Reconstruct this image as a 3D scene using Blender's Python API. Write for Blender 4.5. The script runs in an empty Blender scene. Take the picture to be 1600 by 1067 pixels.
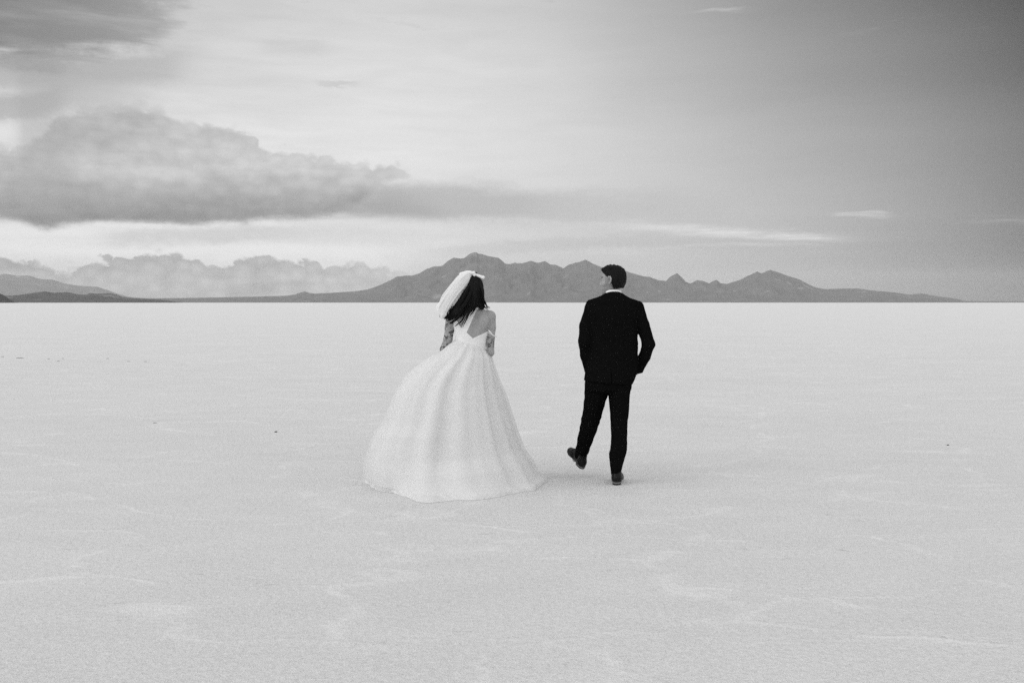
import bpy, bmesh, math, random
import numpy as np
import openvdb
from mathutils import Vector, Matrix

random.seed(7)
SC = bpy.context.scene
COL = SC.collection
R = math.radians

# ------------------------------------------------------------------ camera
F = 1556.0                      # focal length in photo pixels (35 mm on a 36 mm wide frame)
CAM_Z = 1.49
PITCH = math.atan(61.0 / F)     # camera looks slightly down
cam = bpy.data.cameras.new('camera')
cam.sensor_width = 36.0
cam.lens = 36.0 * F / 1600.0
cam.clip_start = 0.1
cam.clip_end = 90000.0
cam_ob = bpy.data.objects.new('camera', cam)
COL.objects.link(cam_ob)
cam_ob.location = (0, 0, CAM_Z)
cam_ob.rotation_euler = (R(90) - PITCH, 0, 0)
SC.camera = cam_ob


def ray(px, py):
    u = (px - 800.0) / F
    v = (533.5 - py) / F
    c, s = math.cos(PITCH), math.sin(PITCH)
    return Vector((u, c + v * s, -s + v * c))


def P(px, py, Y):
    d = ray(px, py)
    k = Y / d.y
    return Vector((d.x * k, Y, CAM_Z + d.z * k))


def azel(px, py):
    d = ray(px, py)
    return math.degrees(math.atan2(d.x, d.y)), math.degrees(math.atan2(d.z, math.hypot(d.x, d.y)))


# ------------------------------------------------------------------ render look
SC.render.engine = 'CYCLES'
SC.view_settings.view_transform = 'Standard'
SC.view_settings.look = 'None'
SC.view_settings.exposure = 0.0
SC.view_settings.gamma = 1.0
SC.view_settings.use_curve_mapping = False
SC.cycles.use_denoising = False          # black and white film: the sampling noise stays as grain
SC.cycles.use_adaptive_sampling = False
SC.cycles.volume_bounces = 1
SC.cycles.max_bounces = 8
SC.cycles.sample_clamp_direct = 2.5
SC.cycles.sample_clamp_indirect = 1.5

# ------------------------------------------------------------------ sun
SUN_AZ, SUN_EL = -112.0, 26.0          # low on the left, a little behind the camera, veiled by cloud
sun = bpy.data.lights.new('sun', 'SUN')
sun.energy = 1.0
sun.angle = R(55)
sun.color = (1, 1, 1)
sun_ob = bpy.data.objects.new('sun', sun)
COL.objects.link(sun_ob)
sd = Vector((math.sin(R(SUN_AZ)) * math.cos(R(SUN_EL)), math.cos(R(SUN_AZ)) * math.cos(R(SUN_EL)), math.sin(R(SUN_EL))))
sun_ob.rotation_euler = sd.to_track_quat('Z', 'Y').to_euler()


# ------------------------------------------------------------------ node helper
class NT:
    def __init__(self, tree):
        self.t = tree
        self.t.nodes.clear()

    def new(self, kind, **kw):
        n = self.t.nodes.new(kind)
        for k, v in kw.items():
            setattr(n, k, v)
        return n

    def put(self, sock, v):
        if isinstance(v, bpy.types.NodeSocket):
            self.t.links.new(v, sock)
        else:
            sock.default_value = v

    def m(self, op, a, b=0.0, c=None, clamp=False):
        n = self.new('ShaderNodeMath', operation=op)
        n.use_clamp = clamp
        self.put(n.inputs[0], a)
        self.put(n.inputs[1], b)
        if c is not None:
            self.put(n.inputs[2], c)
        return n.outputs[0]

    def mix(self, f, a, b):
        n = self.new('ShaderNodeMix', data_type='FLOAT')
        n.clamp_factor = True
        self.put(n.inputs[0], f)
        self.put(n.inputs[2], a)
        self.put(n.inputs[3], b)
        return n.outputs[0]

    def step(self, x, lo, hi, to0=0.0, to1=1.0):
        n = self.new('ShaderNodeMapRange', interpolation_type='SMOOTHSTEP')
        self.put(n.inputs[0], x)
        self.put(n.inputs[1], lo)
        self.put(n.inputs[2], hi)
        self.put(n.inputs[3], to0)
        self.put(n.inputs[4], to1)
        return n.outputs[0]

    def vec(self, x, y, z=0.0):
        n = self.new('ShaderNodeCombineXYZ')
        self.put(n.inputs[0], x)
        self.put(n.inputs[1], y)
        self.put(n.inputs[2], z)
        return n.outputs[0]

    def noise(self, v, scale, detail=4.0, rough=0.5, dist=0.0):
        n = self.new('ShaderNodeTexNoise')
        if v is not None:
            self.put(n.inputs['Vector'], v)
        n.inputs['Scale'].default_value = scale
        n.inputs['Detail'].default_value = detail
        n.inputs['Roughness'].default_value = rough
        n.inputs['Distortion'].default_value = dist
        return n.outputs[0]

    def curve(self, x, pts, smooth=True):
        n = self.new('ShaderNodeFloatCurve')
        cv = n.mapping.curves[0]
        n.mapping.use_clip = False
        pts = sorted(pts)
        while len(cv.points) < len(pts):
            cv.points.new(0.5, 0.5)
        for p, (a, b) in zip(cv.points, pts):
            p.location = (a, b)
            p.handle_type = 'AUTO_CLAMPED' if smooth else 'VECTOR'
        n.mapping.update()
        self.put(n.inputs['Value'], x)
        return n.outputs[0]


def lin(s):
    s = s / 255.0
    return s / 12.92 if s <= 0.04045 else ((s + 0.055) / 1.055) ** 2.4


# ------------------------------------------------------------------ sky
world = bpy.data.worlds.new('World')
SC.world = world
world.use_nodes = True


def build_sky():
    n = NT(world.node_tree)
    tc = n.new('ShaderNodeTexCoord')
    sep = n.new('ShaderNodeSeparateXYZ')
    n.t.links.new(tc.outputs['Generated'], sep.inputs[0])
    x, y, z = sep.outputs
    az = n.m('MULTIPLY', n.m('ARCTAN2', x, y), 180 / math.pi)
    el = n.m('MULTIPLY', n.m('ARCSINE', z), 180 / math.pi)
    u = n.m('DIVIDE', n.m('ADD', az, 30.0), 60.0, clamp=True)
    V0, V1 = -3.0, 25.0

    def nu(px, py=300):
        return (azel(px, py)[0] + 30.0) / 60.0

    def nv(px, py):
        return (azel(px, py)[1] - V0) / (V1 - V0)

    def edge(pts, smooth=True):          # elevation (degrees) of an edge as a function of azimuth
        c = n.curve(u, [(nu(a, b), nv(a, b)) for a, b in pts], smooth)
        return n.m('MULTIPLY_ADD', c, V1 - V0, V0)

    def along(pts):                      # a plain value as a function of azimuth
        return n.curve(u, [(nu(a), b) for a, b in pts])

    # physical sky, seen in black and white
    sky = n.new('ShaderNodeTexSky', sky_type='NISHITA')
    sky.sun_disc = False
    sky.sun_elevation = R(SUN_EL)
    sky.sun_rotation = R(SUN_AZ)
    sky.air_density = 1.0
    sky.dust_density = 2.0
    bw = n.new('ShaderNodeRGBToBW')
    n.t.links.new(sky.outputs[0], bw.inputs[0])
    nishita = n.m('MULTIPLY', bw.outputs[0], NISHITA_GAIN)

    # thin high overcast: brightness by direction
    xs = [0, 200, 400, 600, 800, 1000, 1200, 1400, 1600]
    rows = SKY_ROWS
    prev = None
    for py, vals in rows:
        val = along([(a, lin(b)) for a, b in zip(xs, vals)])
        e = azel(800, py)[1]
        if prev is None:
            base = val
        else:
            base = n.mix(n.step(el, prev, e), base, val)
        prev = e
    base = n.mix(n.step(el, prev, 45.0), base, SKY_ZENITH)
    absaz = n.m('ABSOLUTE', az)
    base = n.mix(n.step(absaz, 32.0, 85.0), base, SKY_BACK)

    sv = n.vec(az, n.m('MULTIPLY', el, 3.2))
    streak = n.noise(n.vec(n.m('MULTIPLY', az, 0.35), n.m('MULTIPLY', el, 2.2)), 0.55, 5, 0.55, 0.4)
    puff = n.noise(n.vec(az, n.m('MULTIPLY', el, 1.3)), 0.75, 6, 0.6)
    fine = n.noise(n.vec(az, n.m('MULTIPLY', el, 1.5), 4.0), 2.6, 5, 0.62)
    soft = n.noise(n.vec(n.m('MULTIPLY', az, 0.5), n.m('MULTIPLY', el, 1.4), 9.0), 0.35, 4, 0.5)
    s0 = n.m('SUBTRACT', streak, 0.5)
    p0 = n.m('SUBTRACT', puff, 0.5)
    f0 = n.m('SUBTRACT', fine, 0.5)
    o0 = n.m('SUBTRACT', soft, 0.5)
    brk = n.m('SUBTRACT', n.noise(n.vec(n.m('MULTIPLY', az, 0.45), n.m('MULTIPLY', el, 4.5), 13.0), 0.9, 5, 0.6), 0.5)
    # faint veil structure everywhere, stronger to the left
    base = n.m('MULTIPLY', base, n.m('MULTIPLY_ADD', n.m('MULTIPLY', s0, n.step(az, -22.0, 14.0, 0.30, 0.10)), 1.0, 1.0))

    # bright streaks low over the range
    def bright(pts, amp, half, k=0.8):
        c = edge(pts)
        d = n.m('ABSOLUTE', n.m('SUBTRACT', n.m('MULTIPLY_ADD', s0, 1.3, n.m('MULTIPLY_ADD', o0, 0.6, el)), c))
        w = n.step(d, 0.0, half, 1.0, 0.0)
        a = n.m('MULTIPLY', along(amp), n.m('MULTIPLY_ADD', brk, 3.4, 1.0), clamp=True)
        return n.m('MULTIPLY', w, a, clamp=True)
    for pts, amp, half, val in [
        ([(0, 376), (300, 378), (560, 352), (760, 346), (900, 348), (1000, 352), (1120, 362), (1220, 369), (1350, 368), (1600, 372)],
         [(0, .5), (300, .45), (480, .45), (640, .6), (760, .65), (900, .5), (1050, .75), (1180, .75), (1290, .45), (1360, .05), (1600, .0)], 0.52, 230),
        ([(0, 392), (900, 394), (1000, 389), (1150, 386), (1300, 386), (1600, 388)],
         [(0, 0), (850, .0), (930, .35), (1100, .5), (1250, .45), (1320, .0), (1600, 0)], 0.22, 215),
        ([(0, 332), (1300, 333), (1340, 330), (1380, 332), (1600, 336)],
         [(0, 0), (1270, 0), (1310, .45), (1350, .6), (1385, .35), (1420, 0), (1600, .05)], 0.22, 205),
        ([(0, 350), (1400, 352), (1600, 346)], [(0, 0), (1440, 0), (1560, .3), (1600, .35)], 0.25, 165),
        ([(0, 24), (1090, 18), (1120, 12), (1160, 14), (1600, 20)],
         [(0, 0), (1040, 0), (1100, .35), (1125, .45), (1160, .15), (1200, 0), (1600, 0)], 0.22, 205),
    ]:
        base = n.mix(bright(pts, amp, half), base, lin(val))

    # grey streaks around the middle heights
    def dark(pts, amp, half, val, b):
        c = edge(pts)
        d = n.m('ABSOLUTE', n.m('SUBTRACT', n.m('ADD', n.m('MULTIPLY', f0, 0.5), n.m('MULTIPLY_ADD', s0, 0.9, el)), c))
        w = n.m('MULTIPLY', n.step(d, half * 0.25, half, 1.0, 0.0), along(amp), clamp=True)
        return n.mix(w, b, lin(val))
    base = dark([(0, 316), (560, 312), (700, 318), (1000, 330), (1600, 340)],
                [(0, 0), (480, .0), (620, .8), (720, .8), (900, .5), (1100, .25), (1250, 0), (1600, 0)], 1.5, 174, base)
    base = dark([(0, 393), (700, 392), (1000, 378), (1300, 392), (1600, 392)],
                [(0, 0), (560, 0), (760, .35), (1000, .4), (1250, .25), (1400, 0), (1600, 0)], 0.55, 180, base)
    base = dark([(0, 366), (200, 372), (420, 366), (700, 372), (1600, 372)],
                [(-60, 0), (110, .0), (200, .5), (330, .55), (480, .35), (620, .15), (720, 0), (1600, 0)], 0.75, 188, base)
    base = dark([(0, 132), (480, 130), (530, 133), (600, 132), (1600, 132)],
                [(0, 0), (478, 0), (505, .4), (535, .45), (560, .15), (580, 0), (1600, 0)], 0.22, 190, base)
    base = dark([(0, 74), (420, 72), (500, 76), (1600, 74)],
                [(0, 0), (395, 0), (440, .28), (490, .28), (530, 0), (1600, 0)], 0.6, 190, base)

    # bank of cumulus along the horizon
    vor = n.new('ShaderNodeTexVoronoi', feature='F1')
    n.put(vor.inputs['Vector'], n.vec(n.m('ADD', az, n.m('MULTIPLY', f0, 0.6)), n.m('MULTIPLY', el, 1.3), 3.0))
    vor.inputs['Scale'].default_value = 1.25
    bil = n.m('SUBTRACT', 0.44, vor.outputs['Distance'])
    cu = n.m('SUBTRACT', n.noise(n.vec(az, el, 21.0), 5.5, 4, 0.6), 0.5)
    top = edge([(-80, 400), (0, 397), (22, 396), (40, 403), (70, 410), (108, 419), (125, 413), (160, 404), (200, 399), (240, 393), (275, 392),
                (298, 398), (308, 394), (318, 409), (350, 411), (378, 397), (410, 397), (440, 400), (470, 405), (498, 408), (506, 417),
                (522, 411), (550, 405), (582, 413), (640, 421), (740, 430), (900, 436), (1100, 440), (1500, 446), (1700, 448)])
    h = n.m('SUBTRACT', n.m('ADD', top, n.m('ADD', n.m('MULTIPLY', f0, 0.6), n.m('ADD', n.m('MULTIPLY', cu, 0.2), n.m('ADD', n.m('MULTIPLY', p0, 0.4), n.m('MULTIPLY', bil, 0.75))))), el)
    rim = n.m('MULTIPLY', n.step(h, -1.1, 0.0), along([(-60, .5), (300, .55), (560, .6), (640, .25), (740, 0), (1600, 0)]))
    base = n.mix(rim, base, lin(243))
    w = n.m('MULTIPLY', n.step(h, -0.04, n.step(soft, 0.35, 0.65, 0.10, 0.42)), along([(-60, .9), (400, .9), (560, .8), (680, .35), (900, .25), (1200, .18), (1600, .12)]))
    tone = n.m('MULTIPLY', n.m('ADD', 1.0, n.m('ADD', n.m('MULTIPLY', bil, 0.45), n.m('ADD', n.m('MULTIPLY', o0, 0.4), n.m('MULTIPLY', s0, 0.6)))), n.mix(n.step(h, 0.0, 1.2), lin(164), lin(176)))
    base = n.mix(w, base, n.m('MULTIPLY', tone, along([(0, .94), (300, 1.0), (700, 1.05), (1100, 1.0), (1600, .62)])))

    # the large grey cloud on the left: a soft lower shelf, then the heaped body
    shelf_t = edge([(-80, 300), (300, 300), (600, 300), (660, 312), (700, 330), (760, 345), (1650, 380)])
    shelf_b = edge([(-80, 345), (300, 346), (600, 341), (690, 347), (760, 350), (1650, 390)])
    hs = n.m('SUBTRACT', n.m('ADD', shelf_t, n.m('MULTIPLY', s0, 1.2)), el)
    hbs = n.m('SUBTRACT', el, n.m('ADD', shelf_b, n.m('MULTIPLY', s0, 0.8)))
    w = n.m('MULTIPLY', n.step(hs, -0.7, 0.8), n.step(hbs, -0.15, 0.4))
    w = n.m('MULTIPLY', w, n.step(n.m('ADD', along([(-60, .9), (560, .9), (640, .75), (690, .55), (740, .3), (860, .12), (1000, 0), (1600, 0)]), n.m('MULTIPLY', s0, 0.8)), 0.2, 0.95))
    base = n.mix(w, base, n.m('MULTIPLY', n.m('MULTIPLY_ADD', s0, 0.5, 1.0), lin(165)))
    top = edge([(-80, 226), (0, 223), (28, 226), (52, 203), (84, 182), (92, 173), (130, 159), (170, 153), (215, 152), (240, 161), (285, 179), (330, 189),
                (368, 195), (386, 206), (402, 215), (412, 230), (440, 233), (500, 240), (545, 251), (560, 258), (598, 254), (626, 258), (646, 270),
                (660, 300), (720, 380), (1650, 420)], smooth=False)
    bot = edge([(-80, 338), (0, 338), (20, 343), (44, 354), (75, 362), (100, 356), (160, 349), (250, 349), (320, 354), (350, 349), (385, 351), (400, 346), (480, 343), (540, 332),
                (585, 300), (605, 288), (640, 279), (660, 276), (760, 270), (1650, 268)])
    tiny = n.noise(n.vec(az, n.m('MULTIPLY', el, 1.2), 7.0), 6.0, 4, 0.6)
    t0 = n.m('SUBTRACT', tiny, 0.5)
    wob = n.m('ADD', n.m('ADD', n.m('MULTIPLY', f0, 0.45), n.m('MULTIPLY', t0, 0.12)), n.m('ADD', n.m('MULTIPLY', bil, 0.7), n.m('MULTIPLY', p0, 1.0)))
    edgew = n.m('MULTIPLY', n.step(soft, 0.3, 0.7, 0.6, 1.5), along([(-60, .5), (40, .5), (110, .85), (240, .8), (330, .45), (420, .4), (600, .35), (1600, .3)]))
    ht = n.m('SUBTRACT', n.m('ADD', top, wob), el)
    hb = n.m('SUBTRACT', el, n.m('ADD', bot, n.m('ADD', n.m('MULTIPLY', f0, 0.35), n.m('MULTIPLY', s0, 0.5))))
    w = n.m('MULTIPLY', n.step(ht, -0.06, edgew), n.step(hb, -0.15, 0.42))
    dens = along([(-60, .97), (300, .95), (520, .92), (600, .8), (640, .5), (672, .0), (700, 0), (1600, 0)])
    w = n.m('MULTIPLY', w, dens)
    heb = n.m('SUBTRACT', el, edge([(-80, 345), (300, 350), (700, 335), (1650, 330)]))
    tone = n.mix(n.step(heb, 0.0, 3.2), lin(CLOUD_LOW), lin(CLOUD_HIGH))
    tone = n.m('MULTIPLY', tone, n.m('ADD', 1.0, n.m('ADD', n.m('MULTIPLY', o0, 0.55), n.m('ADD', n.m('MULTIPLY', s0, 0.5), n.m('ADD', n.m('MULTIPLY', bil, 0.22), n.m('MULTIPLY', p0, 0.45))))))
    tone = n.m('MULTIPLY', tone, along([(0, .92), (250, 1.0), (450, 1.08), (650, 1.16), (1600, 1.2)]))
    base = n.mix(w, base, tone)
    # rain falling out of its left end
    wr = n.m('MULTIPLY', along([(-60, .0), (10, .0), (38, .45), (75, .5), (105, .25), (170, .12), (260, 0), (1600, 0)]),
             n.m('MULTIPLY', n.step(el, azel(60, 405)[1], azel(60, 350)[1]), n.step(el, azel(60, 345)[1], azel(60, 325)[1])))
    base = n.mix(wr, base, lin(165))

    # streaky clouds in the upper left
    lim = edge([(-80, 96), (0, 108), (60, 112), (140, 98), (200, 88), (260, 80), (300, 76), (1650, 70)])
    hh = n.m('SUBTRACT', el, n.m('ADD', lim, n.m('ADD', n.m('MULTIPLY', f0, 0.9), n.m('MULTIPLY', s0, 3.0))))
    w = n.m('MULTIPLY', n.step(hh, -0.25, 1.1), n.m('MULTIPLY_ADD', s0, -1.2, 0.92, clamp=True))
    reach = n.m('ADD', along([(-60, 1.0), (100, .95), (180, .8), (240, .55), (280, .25), (330, .05), (400, 0), (1600, 0)]), n.m('ADD', n.m('MULTIPLY', s0, 1.5), n.m('MULTIPLY', f0, 0.3)))
    w = n.m('MULTIPLY', w, n.step(reach, 0.12, 0.6))
    w = n.m('MULTIPLY', w, n.step(el, 34.0, 20.0))
    tone = n.m('MULTIPLY', n.m('MULTIPLY_ADD', o0, 0.4, 1.0), along([(0, lin(132)), (120, lin(140)), (260, lin(160)), (1600, lin(170))]))
    base = n.mix(w, base, tone)
    base = dark([(0, 168), (60, 164), (110, 150), (1600, 140)], [(-60, .75), (0, .7), (70, .6), (130, .35), (230, .1), (260, 0), (1600, 0)], 1.0, 165, base)
    base = dark([(0, 112), (120, 112), (250, 108), (330, 104), (1600, 100)], [(-60, .6), (0, .65), (120, .65), (250, .55), (350, .0), (1600, 0)], 1.2, 170, base)

    total = n.m('MULTIPLY', n.m('ADD', n.m('MULTIPLY', base, 1.0 - NISHITA_SHARE), n.m('MULTIPLY', nishita, NISHITA_SHARE)), SKY_GAIN)
    bg = n.new('ShaderNodeBackground')
    n.t.links.new(total, bg.inputs['Color'])
    bg.inputs['Strength'].default_value = 1.0
    out = n.new('ShaderNodeOutputWorld')
    n.t.links.new(bg.outputs[0], out.inputs['Surface'])


CLOUD_LOW, CLOUD_HIGH = 136, 197
NISHITA_GAIN = 0.1
NISHITA_SHARE = 0.10
SKY_GAIN = 1.0
SKY_ZENITH = 0.80
SKY_BACK = 1.12
SKY_ROWS = [
    (470, (185, 185, 185, 186, 188, 184, 170, 140, 84)),
    (425, (205, 205, 208, 206, 200, 192, 176, 146, 92)),
    (392, (242, 242, 242, 234, 214, 200, 182, 152, 104)),
    (340, (232, 232, 230, 224, 216, 206, 186, 158, 112)),
    (240, (228, 230, 232, 232, 224, 206, 180, 152, 112)),
    (120, (206, 210, 220, 226, 219, 194, 163, 131, 86)),
    (0, (192, 198, 210, 215, 208, 182, 147, 111, 58)),
]
build_sky()

# ------------------------------------------------------------------ materials


def material(name, value, rough=0.8, spec=0.3, var=0.0, var_scale=20.0, bump=0.0, bump_scale=200.0, bump_dist=0.002, sheen=0.0):
    m = bpy.data.materials.new(name)
    m.use_nodes = True
    n = NT(m.node_tree)
    b = n.new('ShaderNodeBsdfPrincipled')
    b.inputs['Roughness'].default_value = rough
    b.inputs['Specular IOR Level'].default_value = spec
    b.inputs['Sheen Weight'].default_value = sheen
    tc = n.new('ShaderNodeTexCoord')
    v = value
    if var:
        v = n.m('MULTIPLY_ADD', n.m('SUBTRACT', n.noise(tc.outputs['Object'], var_scale, 4, 0.6), 0.5), var * value * 2, value)
        n.t.links.new(v, b.inputs['Base Color'])
    else:
        b.inputs['Base Color'].default_value = (value, value, value, 1)
    if bump:
        bp = n.new('ShaderNodeBump')
        bp.inputs['Strength'].default_value = bump
        bp.inputs['Distance'].default_value = bump_dist
        n.t.links.new(n.noise(tc.outputs['Object'], bump_scale, 4, 0.6), bp.inputs['Height'])
        n.t.links.new(bp.outputs[0], b.inputs['Normal'])
    o = n.new('ShaderNodeOutputMaterial')
    n.t.links.new(b.outputs[0], o.inputs['Surface'])
    m['bsdf'] = b.name
    return m


M_SUIT = material('black wool suit', 0.0055, 1.0, 0.0, 0.25, 30, 0.4, 300)
M_TROUSER = material('black wool trousers', 0.0055, 1.0, 0.0, 0.25, 30, 0.4, 300)
M_SHOE = material('black polished leather', 0.006, 0.38, 0.16, 0.2, 40)
M_SOLE = material('dark rubber sole', 0.02, 0.7, 0.3)
M_WELT = material('pale sole edge', 0.22, 0.7, 0.3, 0.4, 80)
M_SHIRT = material('white shirt cotton', 0.82, 0.8, 0.2, 0.03, 50)
M_HAIR = material('black hair', 0.007, 0.7, 0.1, 0.3, 120)
M_STONE = material('dark stone', 0.03, 0.85, 0.2, 0.4, 40, 0.6, 60)
M_CRUST = material('broken salt crust', 0.34, 0.9, 0.2, 0.3, 30, 0.6, 60)
M_BROW = material('dark brow hair', 0.02, 0.8, 0.1)


def make_skin(name, value, tattoo=False):
    m = material(name, value, 0.55, 0.35)
    n = m.node_tree
    b = [k for k in n.nodes if k.type == 'BSDF_PRINCIPLED'][0]
    h = NT.__new__(NT)
    h.t = n
    tc = h.new('ShaderNodeTexCoord')
    v = h.m('MULTIPLY_ADD', h.m('SUBTRACT', h.noise(tc.outputs['Object'], 22, 4, 0.6), 0.5), value * 0.3, value)
    at = h.new('ShaderNodeAttribute', attribute_name='dark')       # brows, lips, stubble, painted ear shade
    v = h.mix(at.outputs['Fac'], v, 0.03)
    if tattoo:
        ink = h.new('ShaderNodeAttribute', attribute_name='ink')
        nz = h.noise(tc.outputs['Object'], 26, 3, 0.6, 0.8)
        ln = h.new('ShaderNodeTexVoronoi', feature='DISTANCE_TO_EDGE')
        h.put(ln.inputs['Vector'], tc.outputs['Object'])
        ln.inputs['Scale'].default_value = 34
        body = h.step(nz, 0.5, 0.58)
        lines = h.step(ln.outputs['Distance'], 0.03, 0.09, 1.0, 0.0)
        f = h.m('MULTIPLY', h.m('MAXIMUM', body, h.m('MULTIPLY', lines, h.step(nz, 0.40, 0.47))), h.m('MULTIPLY', ink.outputs['Fac'], 0.85))
        v = h.mix(f, v, 0.03)
    n.links.new(v, b.inputs['Base Color'])
    b.inputs['Subsurface Weight'].default_value = 0.05
    b.inputs['Subsurface Radius'].default_value = (0.01, 0.01, 0.01)
    return m


M_SKIN = make_skin('skin', 0.33)
M_SKIN_B = make_skin('tattooed skin', 0.33, True)


def make_cloth(name, value, trans, alpha, scale=90.0):
    m = bpy.data.materials.new(name)
    m.use_nodes = True
    n = NT(m.node_tree)
    tc = n.new('ShaderNodeTexCoord')
    d = n.new('ShaderNodeBsdfDiffuse')
    t = n.new('ShaderNodeBsdfTranslucent')
    v = n.m('MULTIPLY_ADD', n.m('SUBTRACT', n.noise(tc.outputs['Object'], 6, 5, 0.6), 0.5), 0.06, value)
    for s in (d, t):
        n.t.links.new(v, s.inputs['Color'])
    bp = n.new('ShaderNodeBump')
    bp.inputs['Strength'].default_value = 0.10
    bp.inputs['Distance'].default_value = 0.004
    n.t.links.new(n.noise(tc.outputs['Object'], scale, 2, 0.5), bp.inputs['Height'])
    n.t.links.new(bp.outputs[0], d.inputs['Normal'])
    mx = n.new('ShaderNodeMixShader')
    mx.inputs[0].default_value = trans
    n.t.links.new(d.outputs[0], mx.inputs[1])
    n.t.links.new(t.outputs[0], mx.inputs[2])
    last = mx
    if alpha < 1:
        tr = n.new('ShaderNodeBsdfTransparent')
        m2 = n.new('ShaderNodeMixShader')
        fold = n.m('MULTIPLY_ADD', n.m('SUBTRACT', n.noise(tc.outputs['Object'], 9, 4, 0.6), 0.5), 0.3, alpha, clamp=True)
        n.put(m2.inputs[0], fold)
        n.t.links.new(tr.outputs[0], m2.inputs[1])
        n.t.links.new(mx.outputs[0], m2.inputs[2])
        last = m2
    o = n.new('ShaderNodeOutputMaterial')
    n.t.links.new(last.outputs[0], o.inputs['Surface'])
    return m


M_SATIN = make_cloth('ivory satin', 0.80, 0.0, 1.0, 40.0)
M_TULLE = make_cloth('white tulle', 0.75, 0.0, 1.0, 30.0)
M_TULLE_THIN = make_cloth('thin white tulle', 0.80, 0.10, 0.42, 30.0)
M_VEIL = make_cloth('veil tulle', 0.88, 0.15, 0.82, 30)
M_BOW = make_cloth('white satin ribbon', 0.88, 0.1, 1.0, 40)


def make_salt():
    m = bpy.data.materials.new('salt crust')
    m.use_nodes = True
    n = NT(m.node_tree)
    tc = n.new('ShaderNodeTexCoord')
    ob = tc.outputs['Object']
    mp = n.new('ShaderNodeMapping')
    n.t.links.new(ob, mp.inputs[0])
    mp.inputs['Scale'].default_value = (0.55, 1.0, 1.0)
    mp.inputs['Rotation'].default_value = (0, 0, R(9))
    st = mp.outputs[0]
    big = n.noise(st, 0.45, 5, 0.6)
    mid = n.noise(st, 2.6, 5, 0.62, 0.5)
    small = n.noise(ob, 30, 4, 0.65)
    grain = n.noise(ob, 95, 3, 0.7)
    # low pressure ridges of salt, wandering across the pan
    wv = n.new('ShaderNodeVectorMath', operation='ADD')
    nz = n.new('ShaderNodeTexNoise')
    n.t.links.new(st, nz.inputs['Vector'])
    nz.inputs['Scale'].default_value = 0.9
    nz.inputs['Detail'].default_value = 4
    sc = n.new('ShaderNodeVectorMath', operation='SCALE')
    n.t.links.new(nz.outputs['Color'], sc.inputs[0])
    sc.inputs['Scale'].default_value = 1.1
    n.t.links.new(st, wv.inputs[0])
    n.t.links.new(sc.outputs[0], wv.inputs[1])
    vo = n.new('ShaderNodeTexVoronoi', feature='DISTANCE_TO_EDGE')
    n.t.links.new(wv.outputs[0], vo.inputs['Vector'])
    vo.inputs['Scale'].default_value = 1.0
    ridge = n.m('MULTIPLY', n.step(vo.outputs['Distance'], 0.0, 0.045, 1.0, 0.0), n.step(mid, 0.36, 0.60))
    chips = n.m('MULTIPLY', n.step(n.noise(st, 13.0, 3, 0.6, 0.8), 0.66, 0.74), n.step(n.noise(st, 1.3, 3, 0.5), 0.45, 0.62))
    v = n.m('ADD', SALT, n.m('MULTIPLY', n.m('SUBTRACT', big, 0.5), 0.10))
    v = n.m('ADD', v, n.m('MULTIPLY', n.m('SUBTRACT', mid, 0.5), 0.10))
    v = n.m('ADD', v, n.m('MULTIPLY', n.m('SUBTRACT', small, 0.5), 0.30))  # lump shading strengthened in the colour, on top of natural crust tone
    v = n.m('ADD', v, n.m('MULTIPLY', n.m('SUBTRACT', grain, 0.5), 0.42))  # finest grains likewise: their shading is carried by the colour
    v = n.m('ADD', v, n.m('MULTIPLY', ridge, 0.055))
    v = n.m('SUBTRACT', v, n.m('MULTIPLY', chips, 0.12))
    hgt = n.m('ADD', n.m('MULTIPLY', small, 1.1), n.m('MULTIPLY', grain, 0.7))
    hgt = n.m('ADD', hgt, n.m('MULTIPLY', mid, 1.5))
    hgt = n.m('ADD', hgt, n.m('MULTIPLY', ridge, 0.6))
    hgt = n.m('ADD', hgt, n.m('MULTIPLY', chips, 0.35))
    bp = n.new('ShaderNodeBump')
    bp.inputs['Strength'].default_value = 0.8
    bp.inputs['Distance'].default_value = 0.019
    n.t.links.new(hgt, bp.inputs['Height'])
    b = n.new('ShaderNodeBsdfPrincipled')
    b.inputs['Roughness'].default_value = 0.85
    b.inputs['Specular IOR Level'].default_value = 0.15
    n.t.links.new(v, b.inputs['Base Color'])
    n.t.links.new(bp.outputs[0], b.inputs['Normal'])
    o = n.new('ShaderNodeOutputMaterial')
    n.t.links.new(b.outputs[0], o.inputs['Surface'])
    return m


SALT = 0.70
M_SALT = make_salt()


def make_rock(name, value):
    m = bpy.data.materials.new(name)
    m.use_nodes = True
    n = NT(m.node_tree)
    tc = n.new('ShaderNodeTexCoord')
    ob = tc.outputs['Object']
    v = n.m('MULTIPLY_ADD', n.m('SUBTRACT', n.noise(ob, 0.004, 6, 0.65), 0.5), value * 0.7, value)
    pale = n.m('MULTIPLY', n.step(n.noise(ob, 0.0035, 5, 0.6, 1.0), 0.60, 0.72), 0.12)
    v = n.m('ADD', v, pale)
    b = n.new('ShaderNodeBsdfDiffuse')
    n.t.links.new(v, b.inputs['Color'])
    o = n.new('ShaderNodeOutputMaterial')
    n.t.links.new(b.outputs[0], o.inputs['Surface'])
    return m


# ------------------------------------------------------------------ object helpers
def link(name, me, mat=None, parent=None):
    o = bpy.data.objects.new(name, me)
    COL.objects.link(o)
    if mat is not None:
        me.materials.append(mat)
    if parent is not None:
        o.parent = parent
        o.matrix_parent_inverse = Matrix.Translation(parent.location).inverted() if parent.parent is None else Matrix()
    return o


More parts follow.
